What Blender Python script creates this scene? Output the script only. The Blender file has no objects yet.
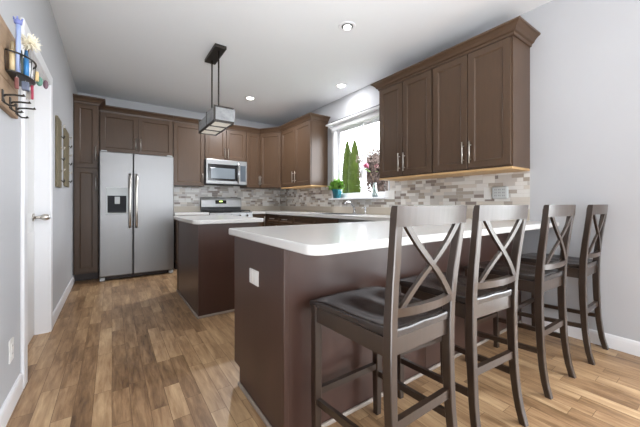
import bpy, bmesh, math, random
from mathutils import Vector, Matrix, Euler
R = random.Random(7)
S = bpy.context.scene
COL = S.collection
rad = math.radians

# ------------------------------------------------------------------ camera, world, lights, exposure
XL, XR, YB, YF, ZC = -0.43, 3.02, 5.85, -3.4, 2.765      # left / right / back / front wall, ceiling
cam_d = bpy.data.cameras.new('camera')
cam = bpy.data.objects.new('camera', cam_d); COL.objects.link(cam)
cam_d.sensor_width = 36.0
cam_d.lens = 297.67 / 640 * 36.0
cam_d.shift_y = -9.9 / 640
cam_d.clip_start = 0.02
cam.location = (0, 0, 1.065)
cam.rotation_euler = (rad(90), 0, -rad(34.944))
S.camera = cam

W = bpy.data.worlds.new('overcast_sky'); S.world = W; W.use_nodes = True
bg = W.node_tree.nodes['Background']
bg.inputs['Color'].default_value = (0.88, 0.94, 1.0, 1)
bg.inputs['Strength'].default_value = 4.0

def area(name, loc, rot, sx, sy, power, col=(1, 1, 1), portal=False):
    l = bpy.data.lights.new(name, 'AREA'); l.shape = 'RECTANGLE'
    l.size, l.size_y, l.energy, l.color = sx, sy, power, col
    if portal: l.cycles.is_portal = True
    o = bpy.data.objects.new(name, l); COL.objects.link(o)
    o.location = loc; o.rotation_euler = rot
    return o
# daylight enters through the kitchen window, the patio door and the front windows
area('kitchen_window_daylight', (XR + 0.20, 3.32, 1.72), (0, rad(90), 0), 1.2, 1.25, 1, portal=True)
area('patio_door_daylight', (XR + 0.20, -1.55, 1.22), (0, rad(90), 0), 2.4, 2.9, 1, portal=True)
area('front_window_daylight', (1.05, YF - 0.20, 1.35), (rad(90), 0, 0), 1.9, 2.0, 1, portal=True)
# added soft fill light under the ceiling, unseen behind the camera
area('rear_fill_light', (0.6, -1.2, ZC - 0.03), (0, 0, 0), 2.2, 2.2, 3, (0.95, 0.97, 1.0))
# added fill light behind the camera, aimed up to brighten the ceiling
fl = area('ceiling_fill_light', (0.0, -0.75, 0.35), (rad(154), rad(20), 0), 1.0, 1.4, 10, (0.95, 0.97, 1.0)); fl.data.spread = rad(95)

S.view_settings.view_transform = 'Standard'
S.view_settings.look = 'None'
S.view_settings.gamma = 1.0
S.view_settings.use_curve_mapping = False
S.view_settings.exposure = 1.9
S.cycles.use_denoising = True
S.cycles.max_bounces = 10
S.cycles.diffuse_bounces = 6
S.cycles.sample_clamp_indirect = 6.0
S.cycles.caustics_reflective = False
S.cycles.caustics_refractive = False

# ------------------------------------------------------------------ materials
def srgb(r, g, b):
    f = lambda c: (c / 255 / 12.92) if c <= 10 else (((c / 255) + 0.055) / 1.055) ** 2.4
    return (f(r), f(g), f(b), 1)

def mat(name, col, rough=0.5, metal=0.0, var=0.0, scale=6.0, stretch=(1, 1, 1), bump=0.0, spec=0.5, coat=0.0):
    m = bpy.data.materials.new(name); m.use_nodes = True
    nt = m.node_tree; p = nt.nodes['Principled BSDF']
    p.inputs['Base Color'].default_value = col
    p.inputs['Roughness'].default_value = rough
    p.inputs['Metallic'].default_value = metal
    p.inputs['Specular IOR Level'].default_value = spec
    p.inputs['Coat Weight'].default_value = coat
    p.inputs['Coat Roughness'].default_value = 0.15
    tc = nt.nodes.new('ShaderNodeTexCoord'); mp = nt.nodes.new('ShaderNodeMapping')
    mp.inputs['Scale'].default_value = stretch
    nt.links.new(tc.outputs['Object'], mp.inputs['Vector'])
    no = nt.nodes.new('ShaderNodeTexNoise'); no.inputs['Scale'].default_value = scale
    no.inputs['Detail'].default_value = 5
    nt.links.new(mp.outputs['Vector'], no.inputs['Vector'])
    if var:
        mx = nt.nodes.new('ShaderNodeMix'); mx.data_type = 'RGBA'
        d = tuple(max(0, c * (1 - var)) for c in col[:3]) + (1,)
        b = tuple(min(1, c * (1 + var)) for c in col[:3]) + (1,)
        mx.inputs['A'].default_value = d; mx.inputs['B'].default_value = b
        nt.links.new(no.outputs['Fac'], mx.inputs['Factor'])
        nt.links.new(mx.outputs['Result'], p.inputs['Base Color'])
    if bump:
        bu = nt.nodes.new('ShaderNodeBump'); bu.inputs['Strength'].default_value = bump
        bu.inputs['Distance'].default_value = 0.01
        nt.links.new(no.outputs['Fac'], bu.inputs['Height'])
        nt.links.new(bu.outputs['Normal'], p.inputs['Normal'])
    return m

def emis(name, col, strength):
    m = bpy.data.materials.new(name); m.use_nodes = True
    p = m.node_tree.nodes['Principled BSDF']
    p.inputs['Base Color'].default_value = (0.8, 0.8, 0.8, 1)
    p.inputs['Emission Color'].default_value = col
    p.inputs['Emission Strength'].default_value = strength
    return m

def glass(name, col=(1, 1, 1, 1), rough=0.0, tint=0.06):
    m = bpy.data.materials.new(name); m.use_nodes = True
    nt = m.node_tree; nt.nodes.clear()
    out = nt.nodes.new('ShaderNodeOutputMaterial')
    tr = nt.nodes.new('ShaderNodeBsdfTransparent'); tr.inputs['Color'].default_value = col
    gl = nt.nodes.new('ShaderNodeBsdfGlossy'); gl.inputs['Roughness'].default_value = rough
    mx = nt.nodes.new('ShaderNodeMixShader'); mx.inputs['Fac'].default_value = tint
    nt.links.new(tr.outputs['BSDF'], mx.inputs[1]); nt.links.new(gl.outputs['BSDF'], mx.inputs[2])
    nt.links.new(mx.outputs['Shader'], out.inputs['Surface'])
    return m

def wood_floor():
    m = bpy.data.materials.new('oak_strip_floor'); m.use_nodes = True
    nt = m.node_tree; L = nt.links.new; p = nt.nodes['Principled BSDF']
    tc = nt.nodes.new('ShaderNodeTexCoord')
    mp = nt.nodes.new('ShaderNodeMapping'); mp.inputs['Rotation'].default_value = (0, 0, rad(90))
    L(tc.outputs['Object'], mp.inputs['Vector'])
    br = nt.nodes.new('ShaderNodeTexBrick')
    br.offset = 0.37; br.offset_frequency = 2; br.squash = 0.62; br.squash_frequency = 3
    for k, v in (('Scale', 1.0), ('Mortar Size', 0.0012), ('Mortar Smooth', 0.3), ('Bias', 0.0),
                 ('Brick Width', 0.52), ('Row Height', 0.082)): br.inputs[k].default_value = v
    br.inputs['Color1'].default_value = (0, 0, 0, 1); br.inputs['Color2'].default_value = (1, 1, 1, 1)
    br.inputs['Mortar'].default_value = (0.5, 0.5, 0.5, 1)
    L(mp.outputs['Vector'], br.inputs['Vector'])
    # long grain inside each board, shifted per board
    cb = nt.nodes.new('ShaderNodeCombineXYZ')
    mul = nt.nodes.new('ShaderNodeMath'); mul.operation = 'MULTIPLY'; mul.inputs[1].default_value = 37.0
    L(br.outputs['Color'], mul.inputs[0]); L(mul.outputs[0], cb.inputs['Z'])
    add = nt.nodes.new('ShaderNodeVectorMath'); add.operation = 'ADD'
    L(mp.outputs['Vector'], add.inputs[0]); L(cb.outputs[0], add.inputs[1])
    m2 = nt.nodes.new('ShaderNodeMapping'); m2.inputs['Scale'].default_value = (2.6, 21, 1)
    L(add.outputs[0], m2.inputs['Vector'])
    n1 = nt.nodes.new('ShaderNodeTexNoise'); n1.inputs['Scale'].default_value = 1.6; n1.inputs['Detail'].default_value = 8
    n1.inputs['Roughness'].default_value = 0.65; n1.inputs['Distortion'].default_value = 0.35
    L(m2.outputs['Vector'], n1.inputs['Vector'])
    m3 = nt.nodes.new('ShaderNodeMapping'); m3.inputs['Scale'].default_value = (1.1, 4, 1)
    L(add.outputs[0], m3.inputs['Vector'])
    n2 = nt.nodes.new('ShaderNodeTexNoise'); n2.inputs['Scale'].default_value = 2.5; n2.inputs['Detail'].default_value = 4
    L(m3.outputs['Vector'], n2.inputs['Vector'])
    # tone = 0.5*board + grain
    mr = nt.nodes.new('ShaderNodeMapRange'); mr.inputs['From Min'].default_value = 0.3; mr.inputs['From Max'].default_value = 0.7
    L(n1.outputs['Fac'], mr.inputs['Value'])
    a1 = nt.nodes.new('ShaderNodeMath'); a1.operation = 'MULTIPLY_ADD'; a1.inputs[1].default_value = 0.30
    L(br.outputs['Color'], a1.inputs[0])
    a2 = nt.nodes.new('ShaderNodeMath'); a2.operation = 'MULTIPLY'; a2.inputs[1].default_value = 0.36
    L(mr.outputs['Result'], a2.inputs[0]); L(a2.outputs[0], a1.inputs[2])
    a3 = nt.nodes.new('ShaderNodeMath'); a3.operation = 'MULTIPLY_ADD'; a3.inputs[1].default_value = 0.40
    L(n2.outputs['Fac'], a3.inputs[0]); L(a1.outputs[0], a3.inputs[2])
    rp = nt.nodes.new('ShaderNodeValToRGB'); e = rp.color_ramp.elements
    e[0].position = 0.18; e[0].color = srgb(84, 61, 42)
    e[1].position = 0.86; e[1].color = srgb(198, 168, 130)
    for pos, c in ((0.36, srgb(124, 95, 67)), (0.52, srgb(152, 120, 88)), (0.68, srgb(174, 143, 108))):
        x = e.new(pos); x.color = c
    L(a3.outputs[0], rp.inputs['Fac'])
    mx = nt.nodes.new('ShaderNodeMix'); mx.data_type = 'RGBA'
    mx.inputs['B'].default_value = srgb(96, 70, 46)
    L(br.outputs['Fac'], mx.inputs['Factor']); L(rp.outputs['Color'], mx.inputs['A'])
    L(mx.outputs['Result'], p.inputs['Base Color'])
    p.inputs['Roughness'].default_value = 0.38
    p.inputs['Specular IOR Level'].default_value = 0.4
    bu = nt.nodes.new('ShaderNodeBump'); bu.inputs['Strength'].default_value = 0.12; bu.inputs['Distance'].default_value = 0.004
    L(n1.outputs['Fac'], bu.inputs['Height']); L(bu.outputs['Normal'], p.inputs['Normal'])
    return m

M = {}
M['floor'] = wood_floor()
M['wall'] = mat('grey_wall_paint', srgb(187, 188, 191), 0.7, var=0.015, scale=3)
M['ceiling'] = mat('white_ceiling_paint', srgb(236, 238, 240), 0.85, var=0.01, scale=2)
M['trim'] = mat('white_gloss_paint', srgb(232, 232, 234), 0.35, var=0.01)
M['door'] = mat('white_door_paint', srgb(222, 221, 220), 0.4, var=0.01)
M['cab'] = mat('espresso_cabinet_wood', srgb(80, 61, 46), 0.36, var=0.16, scale=5, stretch=(7, 7, 0.9), bump=0.05, spec=0.38)
M['panel'] = mat('espresso_panel_wood', srgb(66, 45, 38), 0.33, var=0.14, scale=3, stretch=(6, 6, 0.8), bump=0.03, spec=0.55)
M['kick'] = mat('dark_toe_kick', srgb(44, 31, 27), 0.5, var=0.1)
M['birch'] = mat('pale_birch_underside', srgb(186, 150, 104), 0.5, var=0.12, scale=4, stretch=(1, 8, 1))
M['shoe'] = mat('shoe_moulding', srgb(150, 138, 128), 0.5, var=0.1)
M['top'] = mat('white_worktop', srgb(212, 211, 209), 0.15, var=0.02, scale=14, spec=0.5)
M['upstand'] = mat('beige_upstand', srgb(190, 180, 166), 0.35, var=0.03, scale=10)
M['steel'] = mat('brushed_stainless', srgb(150, 150, 150), 0.34, metal=1.0, var=0.04, scale=3, stretch=(1, 1, 60))
M['fridge'] = mat('fridge_stainless', srgb(134, 133, 133), 0.38, metal=0.85, var=0.03, scale=2, stretch=(40, 40, 0.6))
M['nickel'] = mat('satin_nickel', srgb(205, 200, 192), 0.28, metal=1.0, var=0.03)
M['chrome'] = mat('chrome', srgb(220, 222, 226), 0.12, metal=1.0)
M['black'] = mat('black_gloss', srgb(22, 22, 24), 0.15)
M['darkglass'] = mat('dark_oven_glass', srgb(70, 78, 86), 0.08, var=0.05)
M['iron'] = mat('black_cast_iron', srgb(28, 28, 30), 0.55, var=0.1)
M['bronze'] = mat('dark_bronze_metal', srgb(58, 54, 50), 0.42, metal=0.6, var=0.08)
M['stool'] = mat('weathered_grey_brown_wood', srgb(50, 38, 30), 0.3, var=0.25, scale=5, stretch=(9, 9, 1), bump=0.04, spec=0.5, coat=0.25)
M['seat'] = mat('dark_seat_wood', srgb(46, 40, 38), 0.2, var=0.22, scale=5, stretch=(9, 1, 9), bump=0.05, spec=0.6)
M['plate'] = mat('white_plastic_plate', srgb(228, 227, 224), 0.4)
M['greyplate'] = mat('grey_plastic', srgb(186, 190, 190), 0.35)
M['slot'] = mat('dark_slots', srgb(70, 72, 74), 0.5)
M['frost'] = emis('lit_frosted_glass', (1.0, 0.93, 0.82, 1), 0.07)
M['frost'].node_tree.nodes['Principled BSDF'].inputs['Base Color'].default_value = srgb(214, 210, 200)
M['artglass'] = mat('mottled_art_glass', srgb(206, 208, 210), 0.25, var=0.35, scale=28, bump=0.1)
_p = M['artglass'].node_tree.nodes['Principled BSDF']; _p.inputs['Transmission Weight'].default_value = 0.45; _p.inputs['IOR'].default_value = 1.1
M['lit'] = emis('lit_lamp', (1.0, 0.95, 0.86, 1), 4.0)
M['dimlit'] = emis('dim_lamp', (1.0, 0.97, 0.92, 1), 0.7)
M['grout'] = mat('grout', srgb(196, 190, 182), 0.8)
TILES = [mat('tile_white', srgb(222, 219, 214), 0.25), mat('tile_pale_grey', srgb(196, 191, 186), 0.25),
         mat('tile_taupe', srgb(172, 162, 151), 0.25), mat('tile_brown_grey', srgb(142, 131, 124), 0.15),
         mat('tile_cream', srgb(206, 198, 188), 0.28)]
M['oldwood'] = mat('rustic_board_wood', srgb(158, 132, 106), 0.65, var=0.3, scale=4, stretch=(3, 1.2, 12), bump=0.2)
M['rackwood'] = mat('olive_rack_wood', srgb(112, 102, 78), 0.6, var=0.2, scale=6, stretch=(4, 4, 1))
M['teal'] = mat('teal_glaze', srgb(22, 88, 98), 0.25, var=0.1, scale=12)
M['soil'] = mat('potting_soil', srgb(60, 46, 36), 0.9, var=0.3, scale=60)
M['leaf'] = mat('bright_green_leaf', srgb(104, 146, 52), 0.5, var=0.6, scale=30)
M['stem'] = mat('brown_stem', srgb(104, 82, 58), 0.7)
M['flower'] = mat('dusky_pink_petals', srgb(178, 80, 106), 0.6, var=0.3, scale=40)
M['vase'] = mat('pale_glass_vase', srgb(206, 220, 216), 0.08, var=0.05)
M['vase'].node_tree.nodes['Principled BSDF'].inputs['Transmission Weight'].default_value = 0.7
M['pane'] = glass('window_pane', tint=0.02)
M['clear'] = glass('clear_glass', (0.92, 0.95, 0.96, 1), 0.02)
M['cedar'] = mat('evergreen_foliage', srgb(46, 56, 14), 0.9, var=0.9, scale=3.5, stretch=(1, 1, 0.6), spec=0.2)
M['bark'] = mat('grey_brown_bark', srgb(66, 54, 48), 0.85, var=0.3, scale=14)
M['rust'] = mat('rusty_dry_leaves', srgb(60, 44, 36), 0.8, var=0.4, scale=5)
M['reflector'] = mat('pale_reflector_slab', srgb(196, 192, 186), 0.8, var=0.06, scale=3)  # for the added slab outside, pale to throw light indoors
M['lawn'] = mat('lawn', srgb(60, 66, 44), 0.9, var=0.3, scale=3)

# ------------------------------------------------------------------ mesh helpers
def root_of(p):
    while p.parent: p = p.parent
    return p

class MB:
    def __init__(self): self.bm = bmesh.new()
    def box(self, x0, x1, y0, y1, z0, z1, bev=0.0, mi=0, seg=2):
        x0, x1 = min(x0, x1), max(x0, x1); y0, y1 = min(y0, y1), max(y0, y1); z0, z1 = min(z0, z1), max(z0, z1)
        t = bmesh.new()
        bmesh.ops.create_cube(t, size=1.0, matrix=Matrix.Translation(((x0 + x1) / 2, (y0 + y1) / 2, (z0 + z1) / 2)) @ Matrix.Diagonal((x1 - x0, y1 - y0, z1 - z0, 1)))
        if bev:
            bmesh.ops.bevel(t, geom=t.edges[:], offset=min(bev, 0.45 * min(x1 - x0, y1 - y0, z1 - z0)), segments=seg, profile=0.5, affect='EDGES')
        for f in t.faces: f.material_index = mi
        self.merge(t); return self
    def merge(self, t, mtx=None):
        if mtx is not None: t.transform(mtx)
        me = bpy.data.meshes.new('tmp'); t.to_mesh(me); t.free(); self.bm.from_mesh(me); bpy.data.meshes.remove(me)
    def cyl(self, p0, p1, r, n=12, r2=None, mi=0):
        p0, p1 = Vector(p0), Vector(p1); d = p1 - p0
        t = bmesh.new()
        bmesh.ops.create_cone(t, cap_ends=True, segments=n, radius1=r, radius2=r if r2 is None else r2, depth=d.length)
        q = Vector((0, 0, 1)).rotation_difference(d.normalized()).to_matrix().to_4x4()
        for f in t.faces: f.material_index = mi; f.smooth = len(f.verts) == 4
        self.merge(t, Matrix.Translation((p0 + p1) / 2) @ q); return self
    def tube(self, pts, r, n=8, mi=0):
        pts = [Vector(p) for p in pts]; rings = []
        rr = r if isinstance(r, (list, tuple)) else [r] * len(pts)
        up = Vector((0.13, 0.31, 0.94)).normalized()
        for i, p in enumerate(pts):
            d = (pts[min(i + 1, len(pts) - 1)] - pts[max(i - 1, 0)]).normalized()
            a = d.cross(up)
            if a.length < 0.05: a = d.cross(Vector((1, 0, 0)))
            a.normalize(); b = d.cross(a)
            rings.append([self.bm.verts.new(p + a * rr[i] * math.cos(2 * math.pi * k / n) + b * rr[i] * math.sin(2 * math.pi * k / n)) for k in range(n)])
        for i in range(len(rings) - 1):
            for k in range(n):
                f = self.bm.faces.new((rings[i][k], rings[i][(k + 1) % n], rings[i + 1][(k + 1) % n], rings[i + 1][k])); f.smooth = True; f.material_index = mi
        self.bm.faces.new(rings[0][::-1]).material_index = mi; self.bm.faces.new(rings[-1]).material_index = mi
        return self
    def bar(self, secs, mi=0):
        """loft through a list of closed sections (each a list of points)"""
        rings = [[self.bm.verts.new(Vector(p)) for p in s] for s in secs]; n = len(rings[0])
        for i in range(len(rings) - 1):
            for k in range(n):
                self.bm.faces.new((rings[i][k], rings[i][(k + 1) % n], rings[i + 1][(k + 1) % n], rings[i + 1][k])).material_index = mi
        self.bm.faces.new(rings[0][::-1]).material_index = mi; self.bm.faces.new(rings[-1]).material_index = mi
        return self
    def lathe(self, prof, c=(0, 0, 0), n=24, mi=0):
        c = Vector(c); rings = []
        for r, z in prof:
            rings.append([self.bm.verts.new(c + Vector((r * math.cos(2 * math.pi * k / n), r * math.sin(2 * math.pi * k / n), z))) for k in range(n)])
        for i in range(len(rings) - 1):
            for k in range(n):
                f = self.bm.faces.new((rings[i][k], rings[i][(k + 1) % n], rings[i + 1][(k + 1) % n], rings[i + 1][k])); f.smooth = True; f.material_index = mi
        if prof[0][0] > 1e-4: self.bm.faces.new(rings[0][::-1]).material_index = mi
        if prof[-1][0] > 1e-4: self.bm.faces.new(rings[-1]).material_index = mi
        return self
    def prism(self, poly, z0, z1, bev=0.0):
        t = bmesh.new()
        vs = [t.verts.new((x, y, z0)) for x, y in poly]
        f = t.faces.new(vs)
        r = bmesh.ops.extrude_face_region(t, geom=[f])
        for v in r['geom']:
            if isinstance(v, bmesh.types.BMVert): v.co.z = z1
        bmesh.ops.recalc_face_normals(t, faces=t.faces[:])
        if bev:
            ed = [e for e in t.edges if abs(e.verts[0].co.z - e.verts[1].co.z) < 1e-6]
            bmesh.ops.bevel(t, geom=ed, offset=bev, segments=3, profile=0.5, affect='EDGES')
        self.merge(t); return self
    def build(self, name, m, parent=None, smooth=False):
        bm = self.bm
        bmesh.ops.remove_doubles(bm, verts=bm.verts[:], dist=1e-6)
        bmesh.ops.recalc_face_normals(bm, faces=bm.faces[:])
        if parent is not None:
            bm.transform(Matrix.Translation(-root_of(parent).location))
        me = bpy.data.meshes.new(name); 
        if smooth:
            for f in bm.faces: f.smooth = True
        bm.to_mesh(me); bm.free()
        for x in (m if isinstance(m, (list, tuple)) else [m]): me.materials.append(x)
        o = bpy.data.objects.new(name, me); COL.objects.link(o)
        if parent is not None: o.parent = parent
        return o

def tag(o, label, cat, group=None):
    o['label'] = label; o['category'] = cat
    if group: o['group'] = group
    return o
def thing(name, label, cat, loc=(0, 0, 0), group=None):
    o = bpy.data.objects.new(name, None); COL.objects.link(o)
    o.location = loc; o.empty_display_size = 0.1
    return tag(o, label, cat, group)
def struct(o): o['kind'] = 'structure'; return o
def dup(root, loc, rz, label):
    r = root.copy(); COL.objects.link(r); r.location = loc; r.rotation_euler = (0, 0, rz); r['label'] = label
    for ch in list(root.children):
        c = ch.copy(); COL.objects.link(c); c.parent = r
        for g in list(ch.children):
            d = g.copy(); COL.objects.link(d); d.parent = c
    return r

# ------------------------------------------------------------------ room shell
struct(MB().box(XL - 0.3, XR + 0.12, YF - 0.12, YB + 0.12, -0.1, 0).build('floor', M['floor']))
struct(MB().box(XL - 0.3, XR + 0.12, YF - 0.12, YB + 0.12, ZC, ZC + 0.1).build('ceiling', M['ceiling']))
struct(MB().box(XL - 0.3, XR + 0.12, YB, YB + 0.12, 0, ZC).build('wall_back', M['wall']))
# left wall with the doorway
DY0, DY1, DZ = 2.46, 3.30, 2.04
b = MB()
b.box(XL - 0.12, XL, YF, DY0 - 0.01, 0, ZC).box(XL - 0.12, XL, DY1 + 0.01, YB, 0, ZC).box(XL - 0.12, XL, DY0 - 0.01, DY1 + 0.01, DZ + 0.01, ZC)
struct(b.build('wall_left', M['wall']))
# right wall: kitchen window opening + patio door opening (behind the camera)
WY0, WY1, WZ0, WZ1 = 2.72, 3.90, 1.13, 2.32
b = MB()
b.box(XR, XR + 0.12, WY1, YB, 0, ZC).box(XR, XR + 0.12, WY0, WY1, 0, WZ0).box(XR, XR + 0.12, WY0, WY1, WZ1, ZC)
b.box(XR, XR + 0.12, -0.1, WY0, 0, ZC).box(XR, XR + 0.12, -3.0, -0.1, 2.42, ZC).box(XR, XR + 0.12, YF, -3.0, 0, ZC)
struct(b.build('wall_right', M['wall']))
b = MB()
b.box(XL - 0.12, 0.1, YF - 0.12, YF, 0, ZC).box(2.0, XR + 0.12, YF - 0.12, YF, 0, ZC)
b.box(0.1, 2.0, YF - 0.12, YF, 0, 0.35).box(0.1, 2.0, YF - 0.12, YF, 2.35, ZC)
struct(b.build('wall_front', M['wall']))

def base_prof(b, x_wall, sgn, y0, y1):
    pr = [(0, 0), (0.014, 0), (0.014, 0.075), (0.011, 0.092), (0.006, 0.1), (0, 0.1)]
    b.bar([[(x_wall + sgn * d, y, z) for d, z in pr] for y in (y0, y1)])
b = MB(); base_prof(b, XL, 1, YF, DY0 - 0.095); struct(b.build('baseboard_left', M['trim']))
b = MB(); base_prof(b, XL, 1, DY1 + 0.075, 5.25); struct(b.build('baseboard_left_far', M['trim']))
b = MB(); base_prof(b, XR, -1, -0.1, 1.15); struct(b.build('baseboard_right', M['trim']))

# door in the left wall: casing, jamb, six-panel slab, lever
d1 = struct(MB().box(XL - 0.118, XL - 0.085, DY0, DY1, 0.008, DZ).build('door_1', M['door']))
b = MB()
for y0, y1, z0, z1 in ((DY0 + 0.11, DY0 + 0.37, 0.2, 0.85), (DY0 + 0.47, DY1 - 0.11, 0.2, 0.85), (DY0 + 0.11, DY0 + 0.37, 1.0, 1.9), (DY0 + 0.47, DY1 - 0.11, 1.0, 1.9)):
    b.box(XL - 0.088, XL - 0.08, y0, y1, z0, z1, 0.004)
b.build('door_panel', M['door'], d1)
b = MB()
b.cyl((XL - 0.086, 3.245, 0.955), (XL - 0.076, 3.245, 0.955), 0.032, 20).cyl((XL - 0.08, 3.245, 0.955), (XL - 0.03, 3.245, 0.955), 0.011)
kb = bmesh.new(); bmesh.ops.create_uvsphere(kb, u_segments=16, v_segments=10, radius=0.03)
for f in kb.faces: f.smooth = True
b.merge(kb, Matrix.Translation((XL - 0.012, 3.245, 0.955)) @ Matrix.Diagonal((1.05, 0.85, 0.85, 1)))
b.build('door_knob', M['nickel'], d1)
b = MB()
b.box(XL - 0.12, XL + 0.002, DY0 - 0.012, DY0, 0, DZ + 0.01).box(XL - 0.12, XL + 0.002, DY1, DY1 + 0.012, 0, DZ + 0.01).box(XL - 0.12, XL + 0.002, DY0, DY1, DZ, DZ + 0.012)
b.box(XL, XL + 0.018, DY0 - 0.09, DY0 - 0.004, 0, DZ + 0.09, 0.005).box(XL, XL + 0.018, DY1 + 0.004, DY1 + 0.075, 0, DZ + 0.09, 0.005)
b.box(XL, XL + 0.018, DY0 - 0.004, DY1 + 0.004, DZ + 0.005, DZ + 0.09, 0.005)
struct(b.build('trim_1', M['trim']))
# patio door and front window frames behind the camera (they shape the reflections)
def grid_frame(b, ax, pos, a0, a1, z0, z1, w=0.06, mids=()):
    def bx(a, c, zz0, zz1):
        if ax == 'x': b.box(pos, pos + 0.06, a, c, zz0, zz1, 0.004)
        else: b.box(a, c, pos - 0.06, pos, zz0, zz1, 0.004)
    bx(a0, a0 + w, z0, z1); bx(a1 - w, a1, z0, z1); bx(a0 + w, a1 - w, z0, z0 + w); bx(a0 + w, a1 - w, z1 - w, z1)
    for m_ in mids: bx(m_ - w / 2, m_ + w / 2, z0 + w, z1 - w)
b = MB(); grid_frame(b, 'x', XR + 0.04, -3.0, -0.1, 0, 2.42, 0.08, (-1.07, -2.03)); struct(b.build('window_2', M['trim']))
b = MB(); grid_frame(b, 'y', YF - 0.03, 0.1, 2.0, 0.35, 2.35, 0.07, (1.05,)); struct(b.build('window_3', M['trim']))

# kitchen window
FX = XR + 0.06
b = MB()
grid_frame(b, 'x', FX, WY0, WY1, WZ0 + 0.02, WZ1, 0.045)
w1 = struct(b.build('window_1', M['trim']))
b = MB()   # jamb liner + side casing
b.box(XR - 0.002, XR + 0.119, WY1 - 0.012, WY1, WZ0, WZ1).box(XR - 0.002, XR + 0.119, WY0, WY0 + 0.012, WZ0, WZ1).box(XR - 0.002, XR + 0.119, WY0, WY1, WZ1 - 0.012, WZ1)
b.box(XR - 0.016, XR, WY1 - 0.004, WY1 + 0.055, WZ0, WZ1 + 0.02, 0.004)
b.build('window_jamb', M['trim'], w1)
MID = 3.30
def sash(y0, y1, x):
    b = MB(); z0, z1, w = WZ0 + 0.065, WZ1 - 0.045, 0.036
    b.box(x, x + 0.028, y0, y0 + w, z0, z1, 0.003).box(x, x + 0.028, y1 - w, y1, z0, z1, 0.003)
    b.box(x, x + 0.028, y0 + w, y1 - w, z0, z0 + w, 0.003).box(x, x + 0.028, y0 + w, y1 - w, z1 - w, z1, 0.003)
    o = b.build('window_sash', M['trim'], w1)
    MB().box(x + 0.012, x + 0.016, y0 + w, y1 - w, z0 + w, z1 - w).build('pane', M['pane'], o)
sash(MID - 0.015, WY1 - 0.045, FX + 0.002); sash(WY0 + 0.045, MID + 0.015, FX + 0.031)
b = MB().box(XR - 0.075, XR + 0.10, WY0 - 0.0, WY1 + 0.075, WZ0 - 0.002, WZ0 + 0.022, 0.005)
b.build('window_sill', M['trim'], w1)

# shelf ledge over the window with brackets
t = thing('window_ledge_shelf', 'long white ledge shelf mounted over the kitchen window', 'shelf', (XR, 3.3, 2.36))
b = MB(); b.box(XR - 0.115, XR - 0.001, 2.59, 4.0, 2.345, 2.37, 0.004).box(XR - 0.03, XR - 0.001, 2.59, 3.96, 2.27, 2.345, 0.003)
b.build('shelf_board', M['trim'], t)
for y in (3.93, 2.68):
    b = MB()
    pr = [(0.002, 2.345), (0.095, 2.345), (0.09, 2.325), (0.06, 2.315), (0.045, 2.285), (0.03, 2.245), (0.002, 2.235)]
    b.bar([[(XR - d, yy, z) for d, z in pr] for yy in (y - 0.02, y + 0.02)])
    b.build('bracket', M['trim'], t)
b = MB(); b.tube([(XR - 0.113, 3.84, 2.3755), (XR - 0.114, 3.4, 2.3755), (XR - 0.113, 3.0, 2.3755), (XR - 0.114, 2.6, 2.3755)], 0.0055)
tag(b.build('black_cord', M['black']), 'thin black cord lying along the ledge over the window', 'cord')  # dark top edge of the ledge, drawn as a thin tube

# ------------------------------------------------------------------ cabinets
class Fr:
    """front frame: o = lower corner, u = along the width, n = outward"""
    def __init__(s, o, u, n): s.o, s.u, s.n = Vector(o), Vector(u).normalized(), Vector(n).normalized()
    def p(s, a, d, z): return s.o + s.u * a + s.n * d + Vector((0, 0, z))
def shaker(fr, a0, a1, z0, z1, th=0.02, st=0.058, rec=0.009):
    b = MB(); bm = b.bm; e = 0.002
    def ring(ins, d): return [bm.verts.new(fr.p(a, d, z)) for a, z in ((a0 + ins, z0 + ins), (a1 - ins, z0 + ins), (a1 - ins, z1 - ins), (a0 + ins, z1 - ins))]
    rs = [ring(0, 0.001), ring(0, th - e), ring(e, th), ring(st, th), ring(st + 0.003, th - 0.003), ring(st + 0.011, th - rec)]
    for i in range(len(rs) - 1):
        for k in range(4): bm.faces.new((rs[i][k], rs[i][(k + 1) % 4], rs[i + 1][(k + 1) % 4], rs[i + 1][k]))
    bm.faces.new(rs[-1]); bm.faces.new(rs[0][::-1])
    return b
def bar_pull(fr, a, z0, z1, d0=0.02, vert=True):
    b = MB()
    if vert:
        b.cyl(fr.p(a, d0 + 0.03, z0), fr.p(a, d0 + 0.03, z1), 0.006)
        for z in (z0 + 0.035, z1 - 0.035): b.cyl(fr.p(a, d0 - 0.002, z), fr.p(a, d0 + 0.03, z), 0.005)
    else:
        b.cyl(fr.p(z0, d0 + 0.03, a), fr.p(z1, d0 + 0.03, a), 0.006)
        for z in (z0 + 0.025, z1 - 0.025): b.cyl(fr.p(z, d0 - 0.002, a), fr.p(z, d0 + 0.03, a), 0.005)
    return b
CROWN = [(0, 2.44), (0.012, 2.44), (0.016, 2.462), (0.03, 2.468), (0.042, 2.49), (0.066, 2.512), (0.078, 2.516), (0.08, 2.53), (0, 2.53)]
def crown(path, closed_ends=True):
    """path: list of ((x,y), (ox,oy)) - base point and the mitred outward offset for a unit projection"""
    b = MB(); b.bar([[(p[0] + o[0] * d, p[1] + o[1] * d, z) for d, z in CROWN] for p, o in path]); return b
def door_of(root, fr, a0, a1, z0, z1, pull=None, m='cab'):
    d = shaker(fr, a0 + 0.0035, a1 - 0.0035, z0, z1).build('door', M[m], root)
    if pull: bar_pull(fr, *pull).build('handle', M['nickel'], d)
    return d

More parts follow.
